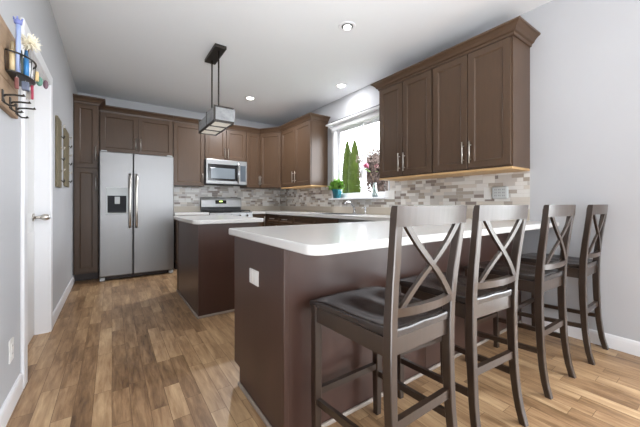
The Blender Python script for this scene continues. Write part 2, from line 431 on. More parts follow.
def back_cab(name, label, x0, x1, z0, yf, doors, crown_path, group, toe=False):
    """wall-hung or tall cabinet against the back wall; yf = face of the box (doors in front of it)"""
    t = thing(name, label, 'cabinet', ((x0 + x1) / 2, (yf + YB) / 2, z0), group)
    b = MB()
    if toe: b.box(x0, x1, yf, YB - 0.001, 0.1, 2.45)
    else: b.box(x0, x1, yf, YB - 0.001, z0, 2.45)
    b.build('body', M['cab'], t)
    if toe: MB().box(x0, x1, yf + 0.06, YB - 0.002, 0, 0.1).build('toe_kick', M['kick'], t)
    fr = Fr((0, yf, 0), (1, 0, 0), (0, -1, 0))
    for a0, a1, zz0, zz1, pull in doors: door_of(t, fr, a0, a1, zz0, zz1, pull)
    if crown_path: crown(crown_path).build('crown', M['cab'], t)
    return t
UF = 5.52      # upper cabinet box face on the back wall (door face 5.50)
PF = 5.21      # pantry box face
GU = 'dark brown kitchen wall cabinets'
n_, e_, w_ = (0, -1), (1, -1), (-1, -1)
back_cab('pantry_cabinet', 'tall dark brown pantry cabinet left of the fridge', XL + 0.002, -0.155, 0, PF,
         [(XL + 0.008, -0.16, 1.56, 2.43, (-0.185, 1.66, 1.86)), (XL + 0.008, -0.16, 0.12, 1.55, (-0.185, 1.25, 1.45))],
         [((XL + 0.002, PF), n_), ((-0.155, PF), e_), ((-0.155, UF - 0.083), (1, 0))], 'tall and low kitchen cabinets', toe=True)
MB_ = back_cab
back_cab('wall_cabinet', 'short two-door dark brown cabinet above the fridge', -0.153, 0.838, 1.84, UF,
         [(-0.148, 0.338, 1.85, 2.43, (0.305, 1.9, 2.08)), (0.338, 0.834, 1.85, 2.43, (0.372, 1.9, 2.08))],
         [((-0.153, UF), n_), ((0.838, UF), n_)], GU)
back_cab('wall_cabinet', 'single-door dark brown wall cabinet between fridge and microwave', 0.84, 1.349, 1.37, UF,
         [(0.844, 1.345, 1.38, 2.43, (1.31, 1.42, 1.6))], [((0.84, UF), n_), ((1.349, UF), n_)], GU)
back_cab('wall_cabinet', 'short two-door dark brown cabinet above the microwave', 1.351, 2.111, 1.862, UF,
         [(1.355, 1.732, 1.87, 2.43, (1.70, 1.9, 2.08)), (1.732, 2.107, 1.87, 2.43, (1.762, 1.9, 2.08))],
         [((1.351, UF), n_), ((2.111, UF), n_)], GU)
# diagonal geometry of the corner
RF = 2.685                       # right-wall upper box face (door face 2.665)
CA, CB = Vector((2.405, UF)), Vector((RF, 5.13))
dv = (CB - CA).normalized(); nd = Vector((dv.y, -dv.x))       # outward normal of the diagonal
if nd.y > 0: nd = -nd
def mitre(n1, n2):
    n1, n2 = Vector(n1), Vector(n2); m_ = (n1 + n2).normalized(); return tuple(m_ / m_.dot(n1))
mA = mitre((0, -1), nd); mB = mitre(nd, (-1, 0))
back_cab('wall_cabinet', 'narrow single-door dark brown wall cabinet just right of the microwave', 2.113, 2.403, 1.37, UF,
         [(2.117, 2.397, 1.38, 2.43, (2.368, 1.43, 1.61))], [((2.113, UF), n_), ((2.405, UF), mA)], GU)
t = thing('corner_wall_cabinet', 'diagonal dark brown corner cabinet in the far kitchen corner', 'cabinet', (2.75, 5.6, 1.37), GU)
MB().prism([(2.405, YB - 0.001), (CA.x, CA.y), (CB.x, CB.y), (XR - 0.001, 5.13), (XR - 0.001, YB - 0.001)], 1.37, 2.45).build('body', M['cab'], t)
ln = (CB - CA).length
fr = Fr((CA.x, CA.y, 0), (dv.x, dv.y, 0), (nd.x, nd.y, 0))
door_of(t, fr, 0.01, ln - 0.01, 1.38, 2.43, (0.045, 1.43, 1.61))
crown([((CA.x, CA.y), mA), ((CB.x, CB.y), mB)]).build('crown', M['cab'], t)

def right_cab(name, label, y0, y1, doors, cpath, under=True):
    t = thing(name, label, 'cabinet', (2.85, (y0 + y1) / 2, 1.37), GU)
    MB().box(RF, XR - 0.001, y0, y1, 1.372, 2.45).build('body', M['cab'], t)
    MB().box(RF - 0.012, XR - 0.002, y0 + 0.001, y1 - 0.001, 1.352, 1.372).build('underside', M['birch'], t)['label'] = 'pale unfinished wood underside'
    fr = Fr((RF, 0, 0), (0, 1, 0), (-1, 0, 0))
    for a0, a1, pull in doors: door_of(t, fr, a0, a1, 1.385, 2.432, pull)
    crown(cpath).build('crown', M['cab'], t)
    return t
right_cab('wall_cabinet', 'two-door dark brown wall cabinet left of the kitchen window', 4.09, 5.128,
          [(4.095, 4.60, (4.63 - 0.075, 1.44, 1.64)), (4.60, 5.12, (4.645, 1.44, 1.64))],
          [((RF, 5.13), mB), ((RF, 4.09), (-1, -1)), ((XR - 0.001, 4.09), (0, -1))])
right_cab('wall_cabinet', 'two-door dark brown wall cabinet beside the window, far half of the run over the bar', 1.829, 2.565,
          [(1.831, 2.205, (2.17, 1.43, 1.63)), (2.205, 2.56, (2.24, 1.43, 1.63))],
          [((XR - 0.001, 2.565), (0, 1)), ((RF, 2.565), (-1, 1)), ((RF, 1.829), (-1, 0))])
right_cab('wall_cabinet', 'two-door dark brown wall cabinet at the near open end of the run over the bar', 1.09, 1.827,
          [(1.097, 1.461, (1.428, 1.43, 1.63)), (1.461, 1.823, (1.495, 1.43, 1.63))],
          [((RF, 1.829), (-1, 0)), ((RF, 1.09), (-1, -1)), ((XR - 0.001, 1.09), (0, -1))])
# pale undersides of the back-wall uppers
# ------------------------------------------------------------------ base units along the walls
CZ0, CZ1 = 0.874, 0.914
GB = 'tall and low kitchen cabinets'
BF = YB - 0.60      # back base box face
RBF = XR - 0.60     # right base box face
t = thing('base_cabinet', 'dark brown base cabinet between fridge and range', 'cabinet', (1.1, 5.55, 0), GB)
MB().box(0.84, 1.349, BF, YB - 0.001, 0.1, CZ0).build('body', M['cab'], t)
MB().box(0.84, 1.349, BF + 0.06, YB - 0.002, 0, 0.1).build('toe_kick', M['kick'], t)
fr = Fr((0, BF, 0), (1, 0, 0), (0, -1, 0))
d = shaker(fr, 0.845, 1.345, 0.72, 0.865, st=0.035).build('drawer', M['cab'], t); bar_pull(fr, 0.793, 1.0, 1.19, vert=False).build('handle', M['nickel'], d)
door_of(t, fr, 0.845, 1.345, 0.11, 0.712, (1.31, 0.5, 0.68))
tag(MB().box(0.82, 1.352, BF - 0.035, YB - 0.001, CZ0, CZ1, 0.006).build('worktop', M['top']), 'short white worktop between fridge and range', 'worktop')

t = thing('base_cabinet', 'dark brown corner base cabinet right of the range', 'cabinet', (2.5, 5.5, 0), GB)
MB().box(2.113, XR - 0.001, BF, YB - 0.001, 0.1, CZ0).build('body', M['cab'], t)
MB().box(2.113, XR - 0.001, BF + 0.06, YB - 0.002, 0, 0.1).build('toe_kick', M['kick'], t)
door_of(t, fr, 2.118, 2.395, 0.11, 0.865, (2.36, 0.64, 0.82))
frr = Fr((RBF, 0, 0), (0, 1, 0), (-1, 0, 0))
def rbase(label, y0, y1, spec):
    t = thing('base_cabinet', label, 'cabinet', (2.7, (y0 + y1) / 2, 0), GB)
    MB().box(RBF, XR - 0.001, y0, y1, 0.1, CZ0).build('body', M['cab'], t)
    MB().box(RBF + 0.06, XR - 0.002, y0, y1, 0, 0.1).build('toe_kick', M['kick'], t)
    for kind, a0, a1, pull in spec:
        if kind == 'dd':
            d = shaker(frr, a0, a1, 0.72, 0.865, st=0.035).build('drawer', M['cab'], t)
            if pull: bar_pull(frr, 0.793, (a0 + a1) / 2 - 0.08, (a0 + a1) / 2 + 0.08, vert=False).build('handle', M['nickel'], d)
            door_of(t, frr, a0, a1, 0.11, 0.712, (a0 + 0.035, 0.5, 0.68))
        else:
            door_of(t, frr, a0, a1, 0.11, 0.865, (a1 - 0.035, 0.66, 0.84))
rbase('dark brown base cabinet with two drawers nearest the corner on the window wall', 4.20, BF - 0.005, [('dd', 4.205, 4.70, True), ('dd', 4.705, 5.16, True)])
rbase('dark brown sink base cabinet under the kitchen window', 3.02, 4.198, [('dd', 3.025, 3.60, False), ('dd', 3.605, 4.193, False)])
t = thing('dishwasher', 'grey dishwasher built in beside the sink cabinet', 'dishwasher', (2.7, 2.71, 0))
MB().box(RBF, XR - 0.002, 2.412, 3.016, 0.1, CZ0 - 0.001).build('body', M['kick'], t)
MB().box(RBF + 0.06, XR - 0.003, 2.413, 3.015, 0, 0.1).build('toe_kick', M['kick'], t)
dd = MB().box(RBF - 0.025, RBF - 0.001, 2.416, 3.012, 0.11, 0.865, 0.004).build('door', M['steel'], t)
bar_pull(frr, 0.80, 2.46, 2.97, 0.025, False).build('handle', M['chrome'], dd)
t = thing('base_cabinet', 'dark brown base cabinet between dishwasher and peninsula', 'cabinet', (2.7, 2.1, 0), GB)
MB().box(RBF, XR - 0.001, 1.802, 2.41, 0.1, CZ0).build('body', M['cab'], t)
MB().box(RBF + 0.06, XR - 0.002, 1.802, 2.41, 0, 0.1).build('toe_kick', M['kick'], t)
door_of(t, frr, 1.85, 2.405, 0.11, 0.865, (2.37, 0.66, 0.84))

# window-wall worktop (L) with a sink cut-out
TF = XR - 0.64
SY0, SY1, SX0, SX1 = 3.06, 3.76, 2.48, 2.88
b = MB()
b.box(2.112, TF, BF - 0.04, YB - 0.001, CZ0, CZ1)
b.box(TF, XR - 0.001, SY1, YB - 0.001, CZ0, CZ1).box(TF, XR - 0.001, 1.832, SY0, CZ0, CZ1)
b.box(TF, SX0, SY0, SY1, CZ0, CZ1).box(SX1, XR - 0.001, SY0, SY1, CZ0, CZ1)
wt = tag(b.build('worktop', M['top']), 'long L-shaped white worktop under the kitchen window', 'worktop')
b = MB(); b.box(2.113, XR - 0.001, YB - 0.021, YB - 0.001, CZ1, 1.015, 0.003).box(XR - 0.021, XR - 0.001, 1.09, YB - 0.021, CZ1, 1.015, 0.003)
o = b.build('upstand', M['upstand'], wt); o['label'] = 'beige upstand'
b = MB().box(0.84, 1.35, YB - 0.021, YB - 0.001, CZ1, 1.015, 0.003)
tag(b.build('upstand', M['upstand']), 'short beige upstand strip on the wall left of the range', 'upstand')
# sink
t = thing('kitchen_sink', 'stainless sink set in the worktop below the window', 'sink', (2.68, 3.41, 0.75))
b = MB(); w = 0.004
for x0, x1, y0, y1 in ((SX0, SX0 + w, SY0, SY1), (SX1 - w, SX1, SY0, SY1), (SX0, SX1, SY0, SY0 + w), (SX0, SX1, SY1 - w, SY1), (SX0, SX1, 3.40, 3.42)):
    b.box(x0 + 0.001, x1 - 0.001, y0 + 0.001, y1 - 0.001, 0.878, CZ1 + 0.002)
b.box(SX0 + 0.001, SX1 - 0.001, SY0 + 0.001, SY1 - 0.001, 0.876, 0.88)
b.build('basin', M['steel'], t)
b = MB(); r_ = 0.018
for x0, x1, y0, y1 in ((SX0 - r_, SX0 + w, SY0 - r_, SY1 + r_), (SX1 - w, SX1 + r_, SY0 - r_, SY1 + r_), (SX0 + w, SX1 - w, SY0 - r_, SY0 + w), (SX0 + w, SX1 - w, SY1 - w, SY1 + r_)):
    b.box(x0, x1, y0, y1, CZ1 + 0.0005, CZ1 + 0.005, 0.002)
b.build('rim', M['steel'], t)
t = thing('kitchen_faucet', 'chrome kitchen faucet behind the sink', 'faucet', (2.935, 3.31, CZ1 + 0.0006))
b = MB(); b.cyl((2.935, 3.31, CZ1 + 0.0006), (2.935, 3.31, CZ1 + 0.0006 + 0.012), 0.03, 20).cyl((2.935, 3.31, CZ1 + 0.0006 + 0.01), (2.935, 3.31, CZ1 + 0.0006 + 0.06), 0.02, 16)
b.build('base', M['chrome'], t)
b = MB(); b.tube([(2.935, 3.31, CZ1 + 0.0006 + 0.05), (2.925, 3.31, CZ1 + 0.1), (2.88, 3.315, CZ1 + 0.15), (2.83, 3.32, CZ1 + 0.175), (2.78, 3.325, CZ1 + 0.17), (2.755, 3.327, CZ1 + 0.14)], [0.016, 0.015, 0.013, 0.013, 0.013, 0.014], 12)
b.build('spout', M['chrome'], t)
b = MB(); b.tube([(2.935, 3.31, CZ1 + 0.0006 + 0.06), (2.94, 3.325, CZ1 + 0.09), (2.945, 3.37, CZ1 + 0.14)], [0.013, 0.009, 0.008], 10)
b.build('lever', M['chrome'], t)
t = thing('soap_dispenser', 'small chrome soap dispenser beside the faucet', 'soap dispenser', (2.935, 3.08, CZ1 + 0.0006))
b = MB(); b.lathe([(0.022, 0), (0.022, 0.01), (0.013, 0.02), (0.013, 0.075), (0.02, 0.08), (0.02, 0.1), (0.001, 0.108)], (2.935, 3.08, CZ1 + 0.0006), 16); b.build('bottle_neck', M['chrome'], t)
b = MB(); b.tube([(2.935, 3.08, CZ1 + 0.0006 + 0.09), (2.90, 3.082, CZ1 + 0.096), (2.87, 3.084, CZ1 + 0.085)], 0.006, 8); b.build('nozzle', M['chrome'], t)

# ------------------------------------------------------------------ backsplash tiles
def tile_mesh(name, label, frm, a0, a1, z0, z1, holes=()):
    """mosaic of mixed short and tall bricks; frm maps (a, depth, z)"""
    rr = random.Random(len(label)); b = MB(); bm = b.bm
    def quad(u0, u1, v0, v1, mi, d=0.006):
        g = 0.0012; vs = []
        for dd, gg in ((0.001, g), (d, g)):
            vs.append([bm.verts.new(frm.p(u, dd, v)) for u, v in ((u0 + gg, v0 + gg), (u1 - gg, v0 + gg), (u1 - gg, v1 - gg), (u0 + gg, v1 - gg))])
        for k in range(4): bm.faces.new((vs[0][k], vs[0][(k + 1) % 4], vs[1][(k + 1) % 4], vs[1][k])).material_index = mi
        bm.faces.new(vs[1]).material_index = mi
    def blocked(u0, u1, v0, v1): return any(u1 > h[0] + 0.002 and u0 < h[1] - 0.002 and v1 > h[2] + 0.002 and v0 < h[3] - 0.002 for h in holes)
    H = 0.036; z = z0; rows = max(2, round((z1 - z0) / H)); H = (z1 - z0) / rows
    busy = [[] for _ in range(rows + 2)]
    for r in range(rows):
        u = a0 - rr.random() * 0.06
        while u < a1:
            L_ = rr.choice((0.05, 0.075, 0.09, 0.10, 0.115, 0.14)); u0, u1 = max(u, a0), min(u + L_, a1); u += L_
            segs = [(u0, u1)]
            for s0, s1 in busy[r]:
                segs = [q for a, c in segs for q in ((a, min(c, s0)), (max(a, s1), c)) if q[1] - q[0] > 0.003]
            for s0, s1 in segs:
                tall = rr.random() < 0.10 and r + 1 < rows and s1 - s0 > 0.045
                v0, v1 = z0 + r * H, z0 + (r + (2 if tall else 1)) * H
                if blocked(s0, s1, v0, v1): 
                    for h in holes:
                        pass
                    if any(s0 >= h[0] - 0.001 and s1 <= h[1] + 0.001 for h in holes): continue
                    for h in holes:
                        if s0 < h[0] < s1: s1 = h[0]
                        elif s0 < h[1] < s1: s0 = h[1]
                    if blocked(s0, s1, v0, v1) or s1 - s0 < 0.004: continue
                if tall: busy[r + 1].append((s0, s1))
                mi = rr.choices((1, 2, 3, 4, 5), (0.26, 0.24, 0.28, 0.10, 0.12))[0] if not tall else rr.choices((1, 5, 2), (0.6, 0.3, 0.1))[0]
                quad(s0, s1, v0, v1, mi)
    # grout bed
    cuts = [(a0, a1, z0, z1)]
    for h in holes:
        nc = []
        for c in cuts:
            if h[0] <= c[0] and h[1] >= c[1]: nc.append((c[0], c[1], c[2], min(c[3], h[2])) if h[3] >= c[3] else c)
            else:
                if c[0] < h[0] < c[1] or c[0] < h[1] < c[1]:
                    p0, p1 = max(c[0], h[0]), min(c[1], h[1])
                    if c[0] < p0: nc.append((c[0], p0, c[2], c[3]))
                    if p1 < c[1]: nc.append((p1, c[1], c[2], c[3]))
                    if h[2] > c[2]: nc.append((p0, p1, c[2], h[2]))
                else: nc.append(c)
        cuts = nc
    for u0, u1, v0, v1 in cuts:
        vs = [[bm.verts.new(frm.p(u, dd, v)) for u, v in ((u0, v0), (u1, v0), (u1, v1), (u0, v1))] for dd in (0.0005, 0.004)]
        for k in range(4): bm.faces.new((vs[0][k], vs[0][(k + 1) % 4], vs[1][(k + 1) % 4], vs[1][k]))
        bm.faces.new(vs[1]); bm.faces.new(vs[0][::-1])
    return tag(b.build(name, [M['grout']] + TILES), label, 'backsplash')
fb = Fr((0, YB, 0), (1, 0, 0), (0, -1, 0)); frw = Fr((XR, 0, 0), (0, 1, 0), (-1, 0, 0))
tile_mesh('tile_backsplash', 'mosaic tile backsplash on the wall behind the range', fb, 0.84, XR - 0.008, 1.0155, 1.42)
tile_mesh('tile_backsplash', 'mosaic tile backsplash on the window wall above the worktop', frw, 1.09, YB - 0.008, 1.0155, 1.371, [(2.70, 3.98, 1.125, 1.5)])

# ------------------------------------------------------------------ fridge
FY = 5.0
t = thing('fridge', 'stainless side-by-side fridge with a water dispenser', 'fridge', (0.316, 5.4, 0))
MB().box(-0.139, 0.771, FY + 0.075, YB - 0.04, 0.05, 1.755, 0.006).build('body', mat('fridge_side_grey', srgb(120, 122, 126), 0.5), t)
b = MB(); b.box(-0.10, 0.73, FY + 0.07, FY + 0.11, 0.01, 0.062); b.build('kick_grille', M['kick'], t)
for x in (-0.11, 0.74):
    MB().box(x - 0.03, x + 0.03, FY + 0.035, FY + 0.16, 0.0, 0.05, 0.01).build('foot', M['greyplate'], t)
d = None
for x0, x1, hx in ((-0.141, 0.243, 0.207), (0.251, 0.773, 0.287)):
    dr = MB().box(x0, x1, FY, FY + 0.072, 0.064, 1.78, 0.012, seg=4).build('door', M['fridge'], t)
    if d is None: d = dr
    b = MB()
    b.tube([(hx, FY - 0.005, 0.73), (hx, FY - 0.045, 0.76), (hx, FY - 0.055, 0.95), (hx, FY - 0.057, 1.12), (hx, FY - 0.055, 1.28), (hx, FY - 0.045, 1.45), (hx, FY - 0.005, 1.48)], 0.0165, 12)
    b.build('handle', M['nickel'], dr)
for x in (-0.09, 0.72):
    MB().box(x - 0.035, x + 0.035, FY + 0.01, FY + 0.12, 1.757, 1.795, 0.006).build('hinge_cover', M['greyplate'], t)
b = MB(); b.box(-0.066, 0.182, FY - 0.006, FY + 0.002, 0.92, 1.285, 0.004)
dp = b.build('dispenser', M['greyplate'], d)
b = MB(); b.box(-0.05, 0.166, FY - 0.0075, FY - 0.0055, 0.94, 1.17).box(-0.05, 0.166, FY - 0.0085, FY - 0.0055, 1.165, 1.175)
b.build('dispenser_recess', mat('dispenser_dark_grey', srgb(48, 49, 52), 0.65, var=0.4, scale=9, spec=0.15), d)
MB().box(0.03, 0.09, FY - 0.02, FY - 0.007, 1.06, 1.16, 0.004).build('dispenser_lever', M['greyplate'], d)
MB().box(-0.04, 0.156, FY - 0.022, FY - 0.007, 0.938, 0.952, 0.003).build('drip_tray', M['slot'], d)

# ------------------------------------------------------------------ range
t = thing('gas_range', 'stainless gas range against the back wall', 'range', (1.73, 5.5, 0))
RX0, RX1, RY = 1.354, 2.108, 5.16
MB().box(RX0, RX1, RY + 0.04, YB - 0.025, 0.03, 0.905).build('body', M['slot'], t)
for x in (RX0 + 0.04, RX1 - 0.04):
    for y in (RY + 0.08, YB - 0.08): MB().cyl((x, y, 0), (x, y, 0.031), 0.018).build('foot', M['iron'], t)
dr = MB().box(RX0 + 0.003, RX1 - 0.003, RY + 0.002, RY + 0.038, 0.235, 0.80, 0.004).build('oven_door', M['steel'], t)
MB().box(RX0 + 0.1, RX1 - 0.1, RY - 0.001, RY + 0.003, 0.34, 0.66, 0.002).build('oven_window', M['black'], dr)
MB().cyl((RX0 + 0.05, RY - 0.05, 0.755), (RX1 - 0.05, RY - 0.05, 0.755), 0.012).cyl((RX0 + 0.08, RY - 0.05, 0.755), (RX0 + 0.08, RY + 0.004, 0.755), 0.009).cyl((RX1 - 0.08, RY - 0.05, 0.755), (RX1 - 0.08, RY + 0.004, 0.755), 0.009).build('handle', M['steel'], dr)
MB().box(RX0 + 0.003, RX1 - 0.003, RY + 0.002, RY + 0.038, 0.05, 0.225, 0.004).build('drawer', M['steel'], t)
cp = MB().bar([[(x, RY + 0.0, 0.81), (x, RY + 0.06, 0.81), (x, RY + 0.08, 0.905), (x, RY + 0.022, 0.905)] for x in (RX0, RX1)]).build('control_panel', M['steel'], t)
for k in range(5):
    x = RX0 + 0.11 + k * (RX1 - RX0 - 0.22) / 4
    MB().cyl((x, RY + 0.016, 0.858), (x, RY - 0.022, 0.85), 0.022, 16, 0.018).build('knob', M['chrome'], cp)
MB().box(RX0, RX1, RY + 0.022, YB - 0.10, 0.905, 0.917, 0.004).build('cooktop', M['black'], t)
for gx in (RX0 + 0.13, (RX0 + RX1) / 2, RX1 - 0.13):
    b = MB(); gw = 0.115
    for y in (RY + 0.09, RY + 0.33, RY + 0.56): b.box(gx - gw, gx + gw, y - 0.006, y + 0.006, 0.93, 0.945, 0.002)
    for x in (gx - gw + 0.006, gx, gx + gw - 0.006): b.box(x - 0.006, x + 0.006, RY + 0.084, RY + 0.566, 0.93, 0.9452, 0.002)
    for x in (gx - gw + 0.006, gx + gw - 0.006):
        for y in (RY + 0.09, RY + 0.56): b.box(x - 0.006, x + 0.006, y - 0.006, y + 0.006, 0.916, 0.931)
    b.build('grate', M['iron'], t)
bgx = YB - 0.095
b = MB(); pr = [(bgx + 0.02, 0.985), (bgx - 0.005, 1.0), (bgx + 0.005, 1.13), (bgx + 0.02, 1.17), (bgx + 0.045, 1.185), (YB - 0.026, 1.185), (YB - 0.026, 0.985)]
b.bar([[(x, y, z) for y, z in pr] for x in (RX0 - 0.004, RX1 + 0.004)])
bk = b.build('backguard', M['steel'], t)
MB().box(RX0, RX1, bgx + 0.025, YB - 0.027, 0.905, 0.986).build('vent_strip', M['slot'], t)
MB().bar([[(x, bgx + dy - 0.001, z) for dy, z in ((-0.001, 1.062), (0.008, 1.062), (0.012, 1.128), (0.0038, 1.128))] for x in (RX0 + 0.25, RX0 + 0.46)]).build('display', M['black'], bk)
MB().bar([[(x, bgx + dy - 0.0022, z) for dy, z in ((0.0005, 1.098), (0.006, 1.098), (0.006, 1.118), (0.0021, 1.118))] for x in (RX0 + 0.325, RX0 + 0.385)]).build('display_digits', emis('green_digits', (0.55, 0.9, 0.1, 1), 0.9), bk)

# ------------------------------------------------------------------ microwave (hung under its cabinet)
t = thing('microwave', 'stainless over-the-range microwave under its short cabinet', 'microwave', (1.73, 5.65, 1.42))
MX0, MX1, MY, MZ0, MZ1 = 1.356, 2.106, 5.44, 1.418, 1.861
MB().box(MX0, MX1, MY + 0.03, YB - 0.009, MZ0, MZ1).build('body', M['slot'], t)
dr = MB().box(MX0, MX1 - 0.165, MY, MY + 0.03, MZ0 + 0.003, MZ1 - 0.002, 0.005).build('door', M['steel'], t)
MB().box(MX0 + 0.03, MX1 - 0.185, MY - 0.002, MY + 0.004, MZ0 + 0.06, MZ1 - 0.085, 0.002).build('window_frame', M['black'], dr)
MB().box(MX0 + 0.085, MX1 - 0.235, MY - 0.0035, MY + 0.002, MZ0 + 0.10, MZ1 - 0.155, 0.001).build('window_glass', mat('microwave_glass', srgb(112, 120, 126), 0.12), dr)
hx = MX1 - 0.175
MB().tube([(hx, MY + 0.002, MZ0 + 0.035), (hx, MY - 0.03, MZ0 + 0.06), (hx, MY - 0.045, MZ0 + 0.22), (hx, MY - 0.03, MZ1 - 0.065), (hx, MY + 0.002, MZ1 - 0.04)], 0.014, 10).build('handle', M['chrome'], dr)
cp = MB().box(MX1 - 0.162, MX1, MY + 0.001, MY + 0.03, MZ0 + 0.003, MZ1 - 0.002, 0.004).build('control_panel', M['steel'], t)
MB().box(MX1 - 0.13, MX1 - 0.025, MY - 0.0015, MY + 0.003, MZ0 + 0.06, MZ1 - 0.085, 0.002).build('keypad', M['darkglass'], cp)
MB().box(MX0 + 0.02, MX1 - 0.02, MY + 0.04, YB - 0.06, MZ0 - 0.008, MZ0 + 0.001).build('vent_grille', M['iron'], t)

# ------------------------------------------------------------------ island
t = thing('kitchen_island', 'dark brown kitchen island base in the middle of the floor', 'island', (0.95, 3.4, 0))
IX0, IX1, IY0, IY1 = 0.655, 1.245, 2.905, 3.97
MB().box(IX0, IX1, IY0, IY1, 0.012, CZ0).build('body', M['panel'], t)
b = MB()
b.box(IX0 - 0.014, IX0, IY0 - 0.014, IY1, 0, 0.022, 0.005).box(IX0, IX1, IY0 - 0.014, IY0, 0, 0.022, 0.005)
b.build('shoe_moulding', M['shoe'], t)
b = MB(); b.box(IX0 - 0.006, IX0 + 0.001, IY1 - 0.05, IY1, 0.02, CZ0 - 0.002); b.build('end_stile', M['cab'], t)
fri = Fr((IX1, 0, 0), (0, 1, 0), (1, 0, 0))
for k in range(2): door_of(t, fri, IY0 + 0.01 + k * 0.53, IY0 + 0.52 + k * 0.53, 0.12, 0.86, (IY0 + (0.48 if k == 0 else 0.585), 0.64, 0.82))
def rrect(x0, x1, y0, y1, rads, n=7):
    pts = []
    for (cx, cy, a), r in zip(((x0, y0, 180), (x1, y0, 270), (x1, y1, 0), (x0, y1, 90)), rads):
        sx, sy = (1 if cx == x0 else -1), (1 if cy == y0 else -1)
        if r <= 0: pts.append((cx, cy)); continue
        for k in range(n): 
            an = rad(a + 90 * k / (n - 1)); pts.append((cx + sx * r + r * math.cos(an), cy + sy * r + r * math.sin(an)))
    return pts
tag(MB().prism(rrect(0.605, 1.295, 2.85, 4.02, (0.07, 0.04, 0.04, 0.07)), CZ0, CZ1, 0.008).build('worktop', M['top']), 'white rounded-corner worktop on the kitchen island', 'worktop')

# ------------------------------------------------------------------ peninsula
t = thing('peninsula_base', 'dark brown peninsula base below the breakfast bar', 'peninsula', (1.8, 1.47, 0))
PX0, PY0, PY1 = 0.617, 1.157, 1.80
b = MB(); b.box(PX0 + 0.02, XR - 0.002, PY0 + 0.012, PY1, 0.1, CZ0).box(PX0 + 0.02, XR - 0.002, PY0 + 0.012, PY1 - 0.09, 0.004, 0.1)
b.build('body', M['cab'], t)
# end panel with the toe-kick notch
b = MB()
poly = [(PY0 + 0.012, 0.012), (PY1 - 0.09, 0.012), (PY1 - 0.09, 0.1), (PY1, 0.1), (PY1, CZ0), (PY0 + 0.012, CZ0)]
b.bar([[(x, y, z) for y, z in poly] for x in (PX0, PX0 + 0.02)])
b.build('end_panel', M['panel'], t)
seams = (PX0, 1.62, XR - 0.002)
for a, c in zip(seams[:-1], seams[1:]):
    MB().box(a + 0.001, c - 0.001, PY0, PY0 + 0.012, 0.012, CZ0, 0.0015).build('back_panel', M['panel'], t)
b = MB(); b.box(PX0 - 0.003, PX0 + 0.022, PY0 - 0.003, PY0 + 0.022, 0.012, CZ0, 0.003); b.build('corner_post', M['panel'], t)
b = MB(); b.box(PX0 - 0.014, PX0, PY0 - 0.014, PY1 - 0.09, 0, 0.022, 0.006).box(PX0, XR - 0.016, PY0 - 0.014, PY0, 0, 0.022, 0.006)
b.build('shoe_moulding', M['shoe'], t)
pl = MB(); pl.prism(rrect(0.585, XR - 0.001, 0.882, 1.831, (0.06, 0, 0, 0.02)), CZ0, CZ1, 0.008)
tag(pl.build('worktop', M['top']), 'large white breakfast bar worktop on the peninsula', 'worktop')

# ------------------------------------------------------------------ outlets and switches
def plate(label, fr, a, z, w, h, kind, m='plate', cat='outlet'):
    t = thing('wall_outlet' if cat == 'outlet' else 'light_switch', label, cat, tuple(fr.p(a, 0, z)))
    def bx(a0, a1, d0, d1, z0, z1, bev=0.0):
        b = MB(); P = [fr.p(a0, d0, z0), fr.p(a1, d1, z1)]
        b.box(P[0].x, P[1].x, P[0].y, P[1].y, P[0].z, P[1].z, bev); return b
    bx(a - w / 2, a + w / 2, 0.0005, 0.007, z - h / 2, z + h / 2, 0.003).build('cover_plate', M[m], t)
    if kind == 'outlet':
        for dz in (-0.02, 0.02):
            f = bx(a - 0.016, a + 0.016, 0.006, 0.009, z + dz - 0.014, z + dz + 0.014, 0.002).build('socket', M[m], t)
            s = MB()
            for da in (-0.006, 0.006):
                P0, P1 = fr.p(a + da - 0.001, 0.0085, z + dz - 0.002), fr.p(a + da + 0.001, 0.0095, z + dz + 0.007)
                s.box(P0.x, P1.x, P0.y, P1.y, P0.z, P1.z)
            s.build('slots', M['slot'], f)
    else:
        n = 2 if w > 0.1 else 1
        for k in range(n):
            c = a + (k - (n - 1) / 2) * 0.046
            bx(c - 0.016, c + 0.016, 0.006, 0.010, z - 0.033, z + 0.033, 0.002).build('rocker', M[m], t)
    return t
plate('white outlet on the dark end panel of the peninsula', Fr((PX0, 0, 0), (0, 1, 0), (-1, 0, 0)), 1.485, 0.678, 0.115, 0.078, 'switch')
plate('white outlet low on the left wall near the doorway', Fr((XL, 0, 0), (0, 1, 0), (1, 0, 0)), 2.17, 0.31, 0.075, 0.115, 'outlet')
fw = Fr((XR - 0.0065, 0, 0), (0, 1, 0), (-1, 0, 0))
plate('wide white switch plate on the tiles beside the kitchen window', fw, 2.70, 1.18, 0.165, 0.115, 'switch', cat='switch')
plate('narrow white switch plate on the tiles below the near cabinet', fw, 1.445, 1.165, 0.075, 0.118, 'switch', cat='switch')
t = thing('plug_adapter', 'grey multi-socket plug adapter on the tiles by the bar', 'adapter', (XR - 0.01, 1.33, 1.168))
MB().box(XR - 0.04, XR - 0.0062, 1.255, 1.398, 1.11, 1.226, 0.016, seg=4).build('housing', M['greyplate'], t)
b = MB()
for ya in (1.36, 1.325, 1.29):
    for za in (1.14, 1.168, 1.196):
        for dd_ in (-0.006, 0.006): b.box(XR - 0.0415, XR - 0.039, ya + dd_ - 0.0018, ya + dd_ + 0.0018, za - 0.006, za + 0.006)
b.build('sockets', M['slot'], t)

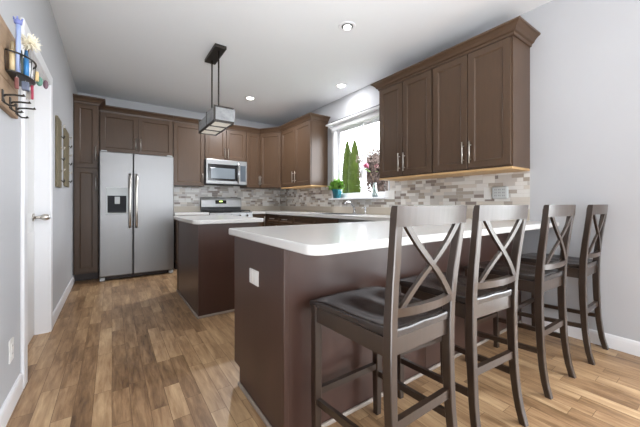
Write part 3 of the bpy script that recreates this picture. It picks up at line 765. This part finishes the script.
# ------------------------------------------------------------------ ceiling lights
def can(label, x, y, m, gimbal=False, power=14):
    t = thing('recessed_ceiling_light', label, 'ceiling light', (x, y, ZC), 'recessed ceiling lights')
    MB().lathe([(0.056, -0.002), (0.062, -0.007), (0.078, -0.006), (0.084, -0.0005), (0.056, -0.0005)], (x, y, ZC), 32).build('trim_ring', M['trim'], t)
    if gimbal:
        MB().lathe([(0.0, -0.001), (0.055, -0.001), (0.055, -0.004), (0.0, -0.004)], (x, y, ZC), 24).build('baffle', M['slot'], t)
        MB().lathe([(0.0, -0.004), (0.038, -0.004), (0.036, -0.018), (0.0, -0.02)], (x, y, ZC), 24).build('bulb', m, t)
    else:
        MB().lathe([(0.0, -0.001), (0.057, -0.001), (0.055, -0.005), (0.0, -0.006)], (x, y, ZC), 24).build('lens', m, t)
        l = bpy.data.lights.new('can_lamp', 'AREA'); l.shape = 'DISK'; l.size = 0.1; l.energy = power; l.color = (0.96, 0.97, 1.0)
        lo = bpy.data.objects.new('can_lamp', l); COL.objects.link(lo); lo.location = (0, 0, -0.009); lo.parent = t
can('recessed ceiling light with a tilted unlit bulb, nearest the camera', 1.85, 2.19, M['dimlit'], True)
can('brightly lit recessed ceiling light near the kitchen window', 2.71, 3.34, M['lit'], power=2)
can('recessed ceiling light between the pendant and the corner cabinets', 1.825, 4.58, M['lit'], power=13)

# ------------------------------------------------------------------ pendant over the island
t = thing('pendant_light', 'dark rectangular pendant light with frosted panes over the island', 'pendant light', (0.95, 3.43, ZC))
MB().box(0.893, 1.017, 3.215, 3.655, ZC - 0.035, ZC - 0.0005, 0.004).build('canopy', M['bronze'], t)
px0, px1, py0, py1, pz0, pz1 = 0.848, 1.056, 3.09, 3.75, 1.903, 2.07
for y in (3.30, 3.565):
    MB().cyl((0.955, y, ZC - 0.034), (0.955, y, pz0 + 0.01), 0.0085, 12).build('rod', M['bronze'], t)
b = MB(); s_ = 0.016
b.box(px0, px0 + s_, py0, py1, pz0, pz0 + 0.022).box(px1 - s_, px1, py0, py1, pz0, pz0 + 0.022)
for y in (py0, py0 + 0.215, py0 + 0.43, py1 - s_): b.box(px0 + s_, px1 - s_, y, y + s_, pz0, pz0 + 0.022)
b.build('bottom_frame', M['bronze'], t)
for k in range(3):
    MB().box(px0 + s_, px1 - s_, py0 + 0.017 + 0.215 * k, py0 + 0.213 + 0.215 * k, pz0 + 0.008, pz0 + 0.014).build('bottom_pane', M['frost'], t)
for x, y in ((px0, py0), (px0, py1 - s_), (px1 - s_, py1 - s_), (px0, py0 + 0.30)):
    MB().box(x, x + s_, y, y + s_, pz0 + 0.022, pz1).build('upright', M['bronze'], t)
MB().box(px0 + s_, px1 - 0.004, py0, py0 + s_, pz1 - 0.014, pz1).build('top_bar', M['bronze'], t)
def apane(x0, x1, y0, y1, z0, z1): MB().box(x0, x1, y0, y1, z0, z1).build('side_pane', M['artglass'], t)
apane(px0 + 0.003, px0 + 0.009, py0 + s_, py0 + 0.298, pz0 + 0.022, pz1 - 0.01)
apane(px0 + 0.003, px0 + 0.009, py0 + 0.318, py1 - s_, pz0 + 0.022, pz1 - 0.035)
apane(px1 - 0.009, px1 - 0.003, py0 + s_, py1 - s_, pz0 + 0.022, pz1 - 0.02)
apane(px0 + s_, px1 + 0.01, py0 + 0.004, py0 + 0.010, pz0 + 0.022, pz1 - 0.016)
apane(px0 + s_, px1 - s_, py1 - 0.010, py1 - 0.004, pz0 + 0.022, pz1 - 0.03)

# ------------------------------------------------------------------ bar stools
PROF = [(0.0, 0.000), (0.05, 0.014), (0.1, 0.025), (0.2, 0.036), (0.3, 0.042), (0.43, 0.046), (0.56, 0.047), (0.68, 0.044), (0.80, 0.034), (0.92, 0.020), (1.0, 0.010), (1.058, 0.006)]
def yprof(z):
    for (z0, y0), (z1, y1) in zip(PROF[:-1], PROF[1:]):
        if z <= z1: return y0 + (y1 - y0) * (z - z0) / (z1 - z0)
    return PROF[-1][1]
HW = 0.20
HPROF = [(0.0, 0.193), (0.3, 0.183), (0.65, 0.183), (0.85, 0.190), (1.0, 0.199), (1.06, 0.20)]
def hwz(z):
    for (z0, h0), (z1, h1) in zip(HPROF[:-1], HPROF[1:]):
        if z <= z1: return h0 + (h1 - h0) * (z - z0) / (z1 - z0)
    return HPROF[-1][1]
def make_stool(label):
    t = thing('bar_stool', label, 'bar stool', (0, 0, 0), 'bar stools along the peninsula')
    # rear posts run from the floor up to the top rail
    for s in (-1, 1):
        secs = []
        zs = [0, 0.07, 0.14, 0.21, 0.28, 0.36, 0.44, 0.52, 0.60, 0.68, 0.74, 0.80, 0.86, 0.92, 0.96, 1.0, 1.03, 1.056]
        for z in zs:
            y = yprof(z); th = 0.031 + 0.008 * math.exp(-((z - 0.55) / 0.25) ** 2); xo, xi = hwz(z), hwz(z) - 0.032
            if z > 1.05: th -= 0.004
            c = 0.003
            secs.append([(s * (xi + c), y, z), (s * (xo - c), y, z), (s * xo, y + c, z), (s * xo, y + th - c, z), (s * (xo - c), y + th, z), (s * (xi + c), y + th, z), (s * xi, y + th - c, z), (s * xi, y + c, z)])
        MB().bar(secs).build('leg', M['stool'], t)
    for s in (-1, 1):
        secs = []
        for z in (0, 0.2, 0.6, 0.625):
            k = 0.030 if z < 0.1 else 0.036; x0, y0 = s * 0.187, 0.468; h = k / 2; c = 0.003
            secs.append([(x0 - h + c, y0 - h, z), (x0 + h - c, y0 - h, z), (x0 + h, y0 - h + c, z), (x0 + h, y0 + h - c, z), (x0 + h - c, y0 + h, z), (x0 - h + c, y0 + h, z), (x0 - h, y0 + h - c, z), (x0 - h, y0 - h + c, z)])
        MB().bar(secs).build('leg', M['stool'], t)
    # bowed rails
    def rail(z0, z1, d, bow, x0=-HW + 0.034, x1=HW - 0.034, n=12, top_arch=0.0):
        secs = []
        for k in range(n + 1):
            x = x0 + (x1 - x0) * k / n; q = 1 - (2 * x / (x1 - x0)) ** 2
            sec = []
            for z in (z0, z1):
                yb = yprof((z0 + z1) / 2 if False else z) - bow * q
                zz = z + (top_arch * q if z == z1 else 0)
                sec.append((x, yb, zz)); 
            (xa, ya, za), (xb, yb_, zb) = sec
            secs.append([(x, ya, za), (x, yb_, zb), (x, yb_ + d, zb), (x, ya + d, za)])
        return MB().bar(secs)
    b = rail(0.992, 1.0585, 0.022, 0.016, -HW, HW, 14)
    b.build('top_rail', M['stool'], t)
    rail(0.692, 0.722, 0.024, 0.020, -0.156, 0.156).build('lower_back_rail', M['stool'], t)
    for s in (-1, 1):
        secs = []; n = 12
        for k in range(n + 1):
            f = k / n; z = 0.715 + (0.997 - 0.715) * f
            x = s * ((-0.138 + (0.138 + 0.148) * f))
            x -= s * 0.008 * math.sin(2 * math.pi * f)
            q = 1 - (x / HW) ** 2; y = yprof(z) - 0.017 * q + 0.004 + (0.004 if s > 0 else 0.0)
            wv = 0.0145
            secs.append([(x - wv, y, z), (x + wv, y, z), (x + wv, y + 0.013, z), (x - wv, y + 0.013, z)])
        MB().bar(secs).build('cross_slat', M['stool'], t)
    # saddle seat
    b = MB(); bm = b.bm; nx, ny = 20, 18
    def top(u, v):
        hw = 0.168 + (0.206 - 0.168) * v; x = u * hw; y = 0.055 + 0.455 * v
        y += -0.018 * (u * u) * max(0, (v - 0.6) / 0.4)
        dish = 0.016 * math.exp(-((abs(u) - 0.45) / 0.32) ** 2) * math.exp(-((v - 0.42) / 0.33) ** 2)
        z = 0.648 - dish - 0.010 * max(0, v - 0.8) / 0.2
        return Vector((x, y, z))
    g = [[bm.verts.new(top(-1 + 2 * i / nx, j / ny)) for j in range(ny + 1)] for i in range(nx + 1)]
    for i in range(nx):
        for j in range(ny): f = bm.faces.new((g[i][j], g[i + 1][j], g[i + 1][j + 1], g[i][j + 1])); f.smooth = True
    per = [g[i][0] for i in range(nx + 1)] + [g[nx][j] for j in range(1, ny + 1)] + [g[i][ny] for i in range(nx - 1, -1, -1)] + [g[0][j] for j in range(ny - 1, 0, -1)]
    c0 = Vector((0, 0.28, 0))
    r1 = [bm.verts.new(Vector((v.co.x * 1.006, c0.y + (v.co.y - c0.y) * 1.006, v.co.z - 0.006))) for v in per]
    r2 = [bm.verts.new(Vector((v.co.x * 1.0, v.co.y, 0.620))) for v in per]
    n = len(per)
    for A, B in ((per, r1), (r1, r2)):
        for k in range(n): bm.faces.new((A[k], A[(k + 1) % n], B[(k + 1) % n], B[k]))
    bm.faces.new(r2[::-1])
    b.build('seat', M['seat'], t)
    b = MB()
    b.box(-0.17, 0.17, 0.456, 0.478, 0.555, 0.6195, 0.002).box(-0.152, 0.152, 0.062, 0.084, 0.555, 0.6195, 0.002)
    for s in (-1, 1): b.bar([[(s * 0.176, 0.09, z) if False else (s * xx, yy, z) for xx, yy, z in ((x - 0.011, y, 0.555), (x + 0.011, y, 0.555), (x + 0.011, y, 0.6195), (x - 0.011, y, 0.6195))] for x, y in ((0.168, 0.085), (0.186, 0.452))])
    b.build('apron', M['stool'], t)
    def stretch(p0, p1, w, h):
        p0, p1 = Vector(p0), Vector(p1); dd = (p1 - p0).normalized(); sd = dd.cross(Vector((0, 0, 1))).normalized() * w / 2; up = Vector((0, 0, h / 2))
        MB().bar([[p - sd - up, p + sd - up, p + sd + up, p - sd + up] for p in (p0, p1)]).build('stretcher', M['stool'], t)
    stretch((-0.153, 0.064, 0.325), (0.153, 0.064, 0.325), 0.022, 0.034)
    stretch((-0.172, 0.468, 0.245), (0.172, 0.468, 0.245), 0.022, 0.028)
    for s in (-1, 1):
        stretch((s * 0.17, 0.064, 0.232), (s * 0.187, 0.454, 0.208), 0.018, 0.028)
    return t
s1 = make_stool('dark wooden X-back bar stool at the free end of the peninsula')
s1.location = (0.920, 0.608, 0); s1.rotation_euler = (0, 0, rad(0))
dup(s1, (1.452, 0.612, 0), rad(-4.5), 'dark wooden X-back bar stool second from the free end of the peninsula')
dup(s1, (2.145, 0.600, 0), rad(-1.5), 'dark wooden X-back bar stool second from the right wall')
dup(s1, (2.792, 0.572, 0), rad(0.6), 'dark wooden X-back bar stool tucked against the right wall')

# ------------------------------------------------------------------ window sill: plant and vase
SZ = WZ0 + 0.022
t = thing('potted_plant', 'bright green leafy plant in a teal pot on the window sill', 'plant', (XR - 0.02, 3.86, SZ))
pc = (XR - 0.028, 3.80, SZ)
MB().lathe([(0.0, 0), (0.058, 0), (0.064, 0.005), (0.08, 0.115), (0.088, 0.142), (0.083, 0.145), (0.075, 0.13), (0.0, 0.125)], pc, 24).build('pot', M['teal'], t)
MB().lathe([(0.0, 0.134), (0.074, 0.134), (0.073, 0.124), (0.0, 0.124)], pc, 20).build('soil', M['soil'], t)
b = MB(); bm = b.bm; bs = MB(); rr = random.Random(5)
for k in range(170):
    an = rr.random() * 2 * math.pi; el = rr.uniform(0.15, 1.45); ra = rr.uniform(0.06, 0.17)
    c = Vector(pc) + Vector((0.72 * ra * math.cos(an) * math.cos(el), ra * 1.15 * math.sin(an) * math.cos(el), 0.14 + ra * 0.95 * math.sin(el)))
    c.x = min(c.x, XR + 0.03)
    dirv = (c - Vector(pc) - Vector((0, 0, 0.08))).normalized() + Vector((rr.uniform(-.4, .4), rr.uniform(-.4, .4), rr.uniform(-.5, .2))); dirv.normalize()
    sd = dirv.cross(Vector((rr.uniform(-1, 1), rr.uniform(-1, 1), 1))).normalized(); up = sd.cross(dirv)
    L_, w = rr.uniform(0.05, 0.085), rr.uniform(0.02, 0.034)
    prof = [(0, 0.1), (0.25, 0.8), (0.5, 1.0), (0.75, 0.7), (1.0, 0.05)]
    ring = []
    for f, ww in prof:
        p = c + dirv * L_ * (f - 0.5) - up * 0.012 * (f - 0.5) ** 2 * 4 * 0.5
        ring.append((bm.verts.new(p - sd * w * ww), bm.verts.new(p + up * 0.004), bm.verts.new(p + sd * w * ww)))
    for i in range(4):
        for j in range(2): bm.faces.new((ring[i][j], ring[i][j + 1], ring[i + 1][j + 1], ring[i + 1][j]))
    if k % 6 == 0: bs.tube([Vector(pc) + Vector((rr.uniform(-.03, .03), rr.uniform(-.03, .03), 0.1)), c], 0.0022, 5)
b.build('leaves', M['leaf'], t); bs.build('stems', M['stem'], t)
t = thing('flower_vase', 'slim pale glass vase on the window sill holding one flower stem', 'vase', (XR, 2.975, SZ))
vc = (XR - 0.005, 2.975, SZ)
MB().lathe([(0.0, 0.0), (0.036, 0.0), (0.04, 0.01), (0.036, 0.06), (0.026, 0.13), (0.018, 0.18), (0.021, 0.205), (0.018, 0.206), (0.0145, 0.178), (0.022, 0.125), (0.031, 0.06), (0.033, 0.012), (0.0, 0.01)], vc, 20).build('vessel', M['vase'], t)
t2 = thing('cut_flower', 'single dusky pink flower on a tall brown stalk in the glass vase', 'flower', (vc[0], vc[1], SZ + 0.012))
MB().tube([(vc[0], vc[1] - 0.004, SZ + 0.014), (vc[0], vc[1], SZ + 0.15), (vc[0], vc[1] + 0.03, SZ + 0.25), (vc[0], vc[1] + 0.10, SZ + 0.36), (vc[0], vc[1] + 0.17, SZ + 0.44)], 0.0045, 6).build('stalk', M['stem'], t2)
b = MB()
for k in range(14):
    q = bmesh.new(); bmesh.ops.create_icosphere(q, subdivisions=1, radius=0.022)
    an = k * 2.4; rr2 = 0.042 * math.sqrt(k / 13)
    b.merge(q, Matrix.Translation((vc[0] + rr2 * math.cos(an) * 0.7, vc[1] + 0.18 + rr2 * math.sin(an), SZ + 0.462 + 0.02 * math.sin(k * 1.7))) @ Euler((k, k * 2, 0)).to_matrix().to_4x4() @ Matrix.Diagonal((1, 1, 0.55, 1)))
b.build('petals', M['flower'], t2)
b = MB()
for k in range(4):
    q = bmesh.new(); bmesh.ops.create_icosphere(q, subdivisions=1, radius=0.026)
    b.merge(q, Matrix.Translation((vc[0] + 0.005, vc[1] + 0.12 + 0.03 * k, SZ + 0.375 + 0.015 * k)) @ Matrix.Diagonal((0.8, 0.9, 0.4, 1)))
b.build('leaves', M['leaf'], t2)

# ------------------------------------------------------------------ left wall: rustic hook board with a wire basket
BX = XL + 0.024
t = thing('hook_board', 'rustic plank hook board on the left wall with wire basket and hooks', 'hook board', (XL, 1.9, 1.7))
b = MB()
for k in range(3): b.box(XL + 0.001, BX, 1.45, 2.205, 1.511 + k * 0.1325, 1.6425 + k * 0.1325, 0.003)
b.build('plank_back', M['oldwood'], t)
BYc, RZ, FZ, RY_, RX_ = 2.062, 1.772, 1.682, 0.118, 0.084
def bp(k, f, z, n=16): return (BX + 0.004 + RX_ * f * math.sin(math.pi * k / n), BYc - RY_ * f * math.cos(math.pi * k / n), z)
bk = MB().tube([bp(k, 1, RZ) for k in range(17)], 0.0042, 8).tube([bp(k, 0.95, FZ) for k in range(17)], 0.0042, 8)
for k in (0, 3, 6, 10, 13, 16): bk.tube([bp(k, 1, RZ), bp(k, 0.95, FZ)], 0.0018, 5)
vs = [bk.bm.verts.new(bp(k, 0.94, FZ - 0.001)) for k in range(17)]; vs2 = [bk.bm.verts.new(bp(k, 0.94, FZ - 0.005)) for k in range(17)]
bk.bm.faces.new(vs); bk.bm.faces.new(vs2[::-1])
for k in range(17): bk.bm.faces.new((vs[k], vs2[k], vs2[(k + 1) % 17], vs[(k + 1) % 17]))
bk.build('wire_basket', M['bronze'], t)
for y in (1.92, 2.04, 2.155):
    b = MB(); b.box(BX - 0.001, BX + 0.005, y - 0.01, y + 0.01, 1.525, 1.58, 0.002)
    b.tube([(BX + 0.002, y, 1.55), (BX + 0.012, y, 1.558), (BX + 0.04, y, 1.563), (BX + 0.066, y, 1.564), (BX + 0.074, y, 1.568)], [0.0045] * 4 + [0.007], 8)
    b.tube([(BX + 0.002, y, 1.542), (BX + 0.008, y, 1.522), (BX + 0.022, y, 1.512), (BX + 0.038, y, 1.513), (BX + 0.046, y, 1.519)], [0.0045] * 4 + [0.007], 8)
    b.build('coat_hook', M['bronze'], t)
PENC = [((210, 190, 150), 'tan'), ((60, 70, 60), 'dark green'), ((222, 160, 40), 'amber'), ((60, 130, 190), 'blue'), ((230, 230, 232), 'white'), ((190, 90, 160), 'magenta'), ((200, 205, 215), 'pale grey'), ((110, 110, 104), 'slate grey')]
posn = [(0.022, 1.975), (0.045, 1.998), (0.02, 2.008), (0.06, 2.03), (0.064, 2.062), (0.062, 2.094), (0.045, 2.12), (0.022, 2.145)]
hts = (0.145, 0.12, 0.15, 0.135, 0.12, 0.10, 0.125, 0.13)
for (c, nm), (dx, y), h in zip(PENC, posn, hts):
    r = 0.0105 if nm not in ('white', 'pale grey') else 0.0135; pz = FZ + 0.0002
    tt = thing('marker_pen', f'{nm} marker pen standing in the wire basket', 'pen', (BX + dx, y, pz), 'pens in the wire basket')
    MB().cyl((BX + dx, y, pz), (BX + dx, y, pz + h * 0.72), r, 12).build('barrel', mat('pen_' + nm.replace(' ', '_'), srgb(*c), 0.35), tt)
    MB().cyl((BX + dx, y, pz + h * 0.72), (BX + dx, y, pz + h), r * 0.9, 12, r * 0.6).build('cap', mat('cap_' + nm.replace(' ', '_'), srgb(*[int(v * 0.7) for v in c]), 0.35), tt)
wx, wy = BX + 0.042, 1.972
tt = thing('bubble_wand', 'tall pale blue wand with a crown-shaped top standing in the basket', 'wand', (wx, wy, FZ))
MB().cyl((wx, wy, FZ + 0.0005), (wx, wy, 1.912), 0.009, 12).build('tube', mat('pale_blue_plastic', srgb(160, 178, 222), 0.35), tt)
b = MB().lathe([(0.009, 1.911), (0.014, 1.915), (0.016, 1.93), (0.01, 1.933), (0.0, 1.93)], (wx, wy, 0), 14)
for k in range(4): b.cyl((wx + 0.011 * math.cos(k * 1.57), wy + 0.011 * math.sin(k * 1.57), 1.929), (wx + 0.016 * math.cos(k * 1.57), wy + 0.016 * math.sin(k * 1.57), 1.944), 0.005, 8, 0.003)
b.build('crown_top', mat('violet_blue_plastic', srgb(120, 130, 190), 0.35), tt)
pcn = Vector((BX + 0.066, 2.075, 1.878))
tt = thing('pompom_flower', 'spiky cream white pompom flower sticking out of the basket', 'pompom', (BX + 0.045, 2.08, FZ))
MB().tube([(BX + 0.044, 2.078, FZ + 0.0005), (BX + 0.05, 2.08, 1.78), pcn], 0.003, 6).build('stem', M['stem'], tt)
b = MB(); rr = random.Random(3)
for k in range(150):
    d = Vector((rr.gauss(0, 1), rr.gauss(0, 1), rr.gauss(0, 1))).normalized(); b.cyl(pcn, pcn + d * rr.uniform(0.032, 0.05), 0.003, 5, 0.0016)
b.build('petals', mat('cream_petals', srgb(240, 234, 214), 0.7, var=0.08, scale=60), tt)
# keys and tags hanging under and beside the basket
def hang(name, label, cat, y, x, z, h, w, c, shape='tag', hook=None):
    tt = thing(name, label, cat, (x, y, z), None)
    MB().tube([(BX + 0.085 if hook is None else hook[0], y if hook is None else hook[1], z + h + 0.03 if hook is None else hook[2]), (x, y, z + h * 0.9)], 0.0018, 6).build('loop', M['nickel'], tt)
    b = MB()
    if shape == 'disc':
        q = bmesh.new(); bmesh.ops.create_uvsphere(q, u_segments=16, v_segments=10, radius=1.0)
        for f in q.faces: f.smooth = True
        b.merge(q, Matrix.Translation((x, y, z + h / 2)) @ Matrix.Diagonal((w, w * 0.9, h / 2, 1)))
    else: b.box(x - w / 2, x + w / 2, y - w / 2, y + w / 2, z, z + h, 0.003)
    b.build('fob', mat(name + '_' + cat.replace(' ', '_') + label.split()[0], srgb(*c), 0.5, var=0.25, scale=40), tt)
hang('key_fob', 'teal green oval fob hanging beyond the end of the basket', 'key fob', 2.215, BX + 0.080, 1.708, 0.052, 0.015, (96, 140, 124), 'disc', (BX + 0.03, 2.175, 1.772))
hang('key_fob', 'maroon oval fob hanging beside the green one', 'key fob', 2.275, BX + 0.098, 1.715, 0.05, 0.012, (112, 84, 96), 'disc', (BX + 0.02, 2.178, 1.772))
hang('key_tag', 'pale yellow tag hanging from the basket rim', 'key tag', 2.125, BX + 0.084, 1.705, 0.05, 0.014, (222, 196, 140), 'tag', (BX + 0.078, 2.12, 1.772))
hang('key_tag', 'red and pink key strap hanging under the basket', 'key tag', 2.10, BX + 0.07, 1.60, 0.072, 0.011, (170, 60, 84), 'tag', (BX + 0.07, 2.10, 1.677))
hang('key_tag', 'dark red key strap hanging at the near end of the basket', 'key tag', 1.985, BX + 0.035, 1.61, 0.055, 0.014, (120, 70, 66), 'tag', (BX + 0.035, 1.985, 1.677))
hang('key_tag', 'slate blue key pouch hanging under the basket', 'key tag', 2.045, BX + 0.055, 1.625, 0.042, 0.026, (104, 112, 132), 'tag', (BX + 0.055, 2.045, 1.677))
tt = thing('key_bunch', 'bunch of metal keys hanging under the wire basket', 'keys', (BX + 0.062, 2.072, 1.60))
MB().tube([(BX + 0.062, 2.072, 1.635), (BX + 0.062, 2.072, 1.677)], 0.0016, 6).build('ring', M['nickel'], tt)
for k in range(4):
    MB().box(BX + 0.054 + 0.004 * k, BX + 0.0565 + 0.004 * k, 2.062 + 0.004 * k, 2.074 + 0.004 * k, 1.588 + 0.006 * (k % 2), 1.64).build('key', M['nickel'], tt)

# ------------------------------------------------------------------ narrow peg rails beyond the doorway
def peg_rail(label, y0, y1, z0, z1):
    t = thing('peg_board', label, 'peg board', (XL, (y0 + y1) / 2, z0), 'peg boards on the left wall')
    MB().box(XL + 0.001, XL + 0.02, y0, y1, z0, z1, 0.003).build('board', M['rackwood'], t)
    n = 6
    for k in range(n):
        z = z0 + 0.06 + (z1 - z0 - 0.12) * k / (n - 1); b = MB()
        yc = y1 - 0.05
        b.tube([(XL + 0.018, yc, z + 0.012), (XL + 0.032, yc, z + 0.006), (XL + 0.038, yc, z - 0.01), (XL + 0.044, yc, z + 0.004), (XL + 0.047, yc, z + 0.02)], [0.005, 0.005, 0.005, 0.005, 0.008], 8)
        b.build('peg', M['nickel'] if k % 2 else M['bronze'], t)
peg_rail('olive brown wooden peg board on the left wall, nearer the doorway', 3.64, 3.90, 1.22, 1.88)
peg_rail('olive brown wooden peg board on the left wall, next to the pantry cabinet', 4.20, 4.54, 1.255, 1.88)

# ------------------------------------------------------------------ outside the kitchen window
struct(MB().box(XR + 0.13, 40, -12, 45, -0.9, -0.6).build('ground_lawn', M['lawn']))
struct(MB().box(XR + 0.13, 9.5, -7.5, 0.6, -0.6, -0.05).build('ground_reflector', M['reflector']))  # unseen pale slab, added for bright reflections and bounce through the patio door
def ray(u, v, X):
    a = (u - 320) / 297.67; th = rad(34.944); s, c = math.sin(th), math.cos(th)
    r0, r1, r2 = s + c * a, c - s * a, (203.6 - v) / 297.67; k = X / r0; return X, r1 * k, 1.065 + r2 * k
def cedar(label, x, y, h, w, seed):
    t = thing('columnar_evergreen', label, 'tree', (x, y, -0.6), 'columnar evergreens outside')
    MB().cyl((x, y, -0.61), (x, y, -0.6 + h * 0.8), 0.08, 8, 0.03).build('trunk', M['bark'], t)
    rr = random.Random(seed); b = MB(); bm = b.bm
    for k in range(7000):
        f = rr.random() ** 0.85; z = -0.45 + (h - 0.15) * f
        pr = w * min(1.0, 0.55 + 2.2 * f) * (1 - f ** 3.2) ** 0.75 + 0.02
        an = rr.random() * 2 * math.pi; r = pr * math.sqrt(rr.uniform(0.1, 1.0)) * (1 + 0.12 * math.sin(5 * an + 9 * f))
        p = Vector((x + r * math.cos(an), y + r * math.sin(an), z))
        d = Vector((math.cos(an) * 0.5, math.sin(an) * 0.5, 1)).normalized(); sd = Vector((-math.sin(an), math.cos(an), rr.uniform(-.3, .3))).normalized()
        L_, ww = rr.uniform(0.14, 0.26), rr.uniform(0.03, 0.06)
        v = [bm.verts.new(q) for q in (p - d * L_ / 2, p + sd * ww, p + d * L_ / 2, p - sd * ww)]
        bm.faces.new(v)
    b.build('foliage', M['cedar'], t)
x, y, z = ray(347.3, 142, 15.0); cedar('tall narrow evergreen outside, left of the two', x, y, z + 0.6, 0.52, 1)
x, y, z = ray(354.6, 141, 14.6); cedar('tall narrow evergreen outside, right of the two', x, y, z + 0.6, 0.56, 2)
def shrub(label, x, y, h, w, seed):
    t = thing('bare_shrub', label, 'shrub', (x, y, -0.6)); rr = random.Random(seed)
    b = MB(); lf = MB(); bm = lf.bm
    def grow(p, d, L_, r, lev):
        q = p + d * L_; m_ = (p + q) / 2 + Vector((rr.gauss(0, .03), rr.gauss(0, .03), 0)) * L_
        b.tube([p, m_, q], [r, r * 0.85, r * 0.7], 5)
        if lev == 0:
            for _ in range(11):
                c = q + Vector((rr.gauss(0, .12), rr.gauss(0, .12), rr.gauss(0, .12)))
                a1 = Vector((rr.gauss(0, 1), rr.gauss(0, 1), rr.gauss(0, 1))).normalized(); a2 = a1.orthogonal().normalized(); s = rr.uniform(.03, .06)
                bm.faces.new([bm.verts.new(c + a1 * s), bm.verts.new(c + a2 * s), bm.verts.new(c - a1 * s), bm.verts.new(c - a2 * s)])
            return
        for k in range(4 if lev > 1 else 4):
            nd_ = (d + Vector((rr.gauss(0, .27), rr.gauss(0, .27), rr.gauss(0.1, .3)))).normalized()
            grow(q if k else m_, nd_, L_ * rr.uniform(.5, .7), r * 0.62, lev - 1)
    for k in range(6):
        an = k * 1.05; grow(Vector((x + 0.1 * math.cos(an), y + 0.1 * math.sin(an), -0.62)), Vector((0.1 * math.cos(an), 0.1 * math.sin(an), 1)).normalized(), h * 0.36, 0.026, 4)
    for q_ in (b.bm, lf.bm):
        for v in q_.verts: v.co.x = x + (v.co.x - x) * 0.56; v.co.y = y + (v.co.y - y) * 0.56
    b.build('branches', M['bark'], t); lf.build('leaves', M['rust'], t)
x, y, z = ray(376, 138, 9.0); shrub('bare brown branching shrub outside the right window pane', x, y, z + 0.6, 1.0, 4)
x, y, z = ray(383, 150, 12.5); shrub('smaller bare shrub outside, behind the big one', x, y, z + 0.6, 1.0, 8)
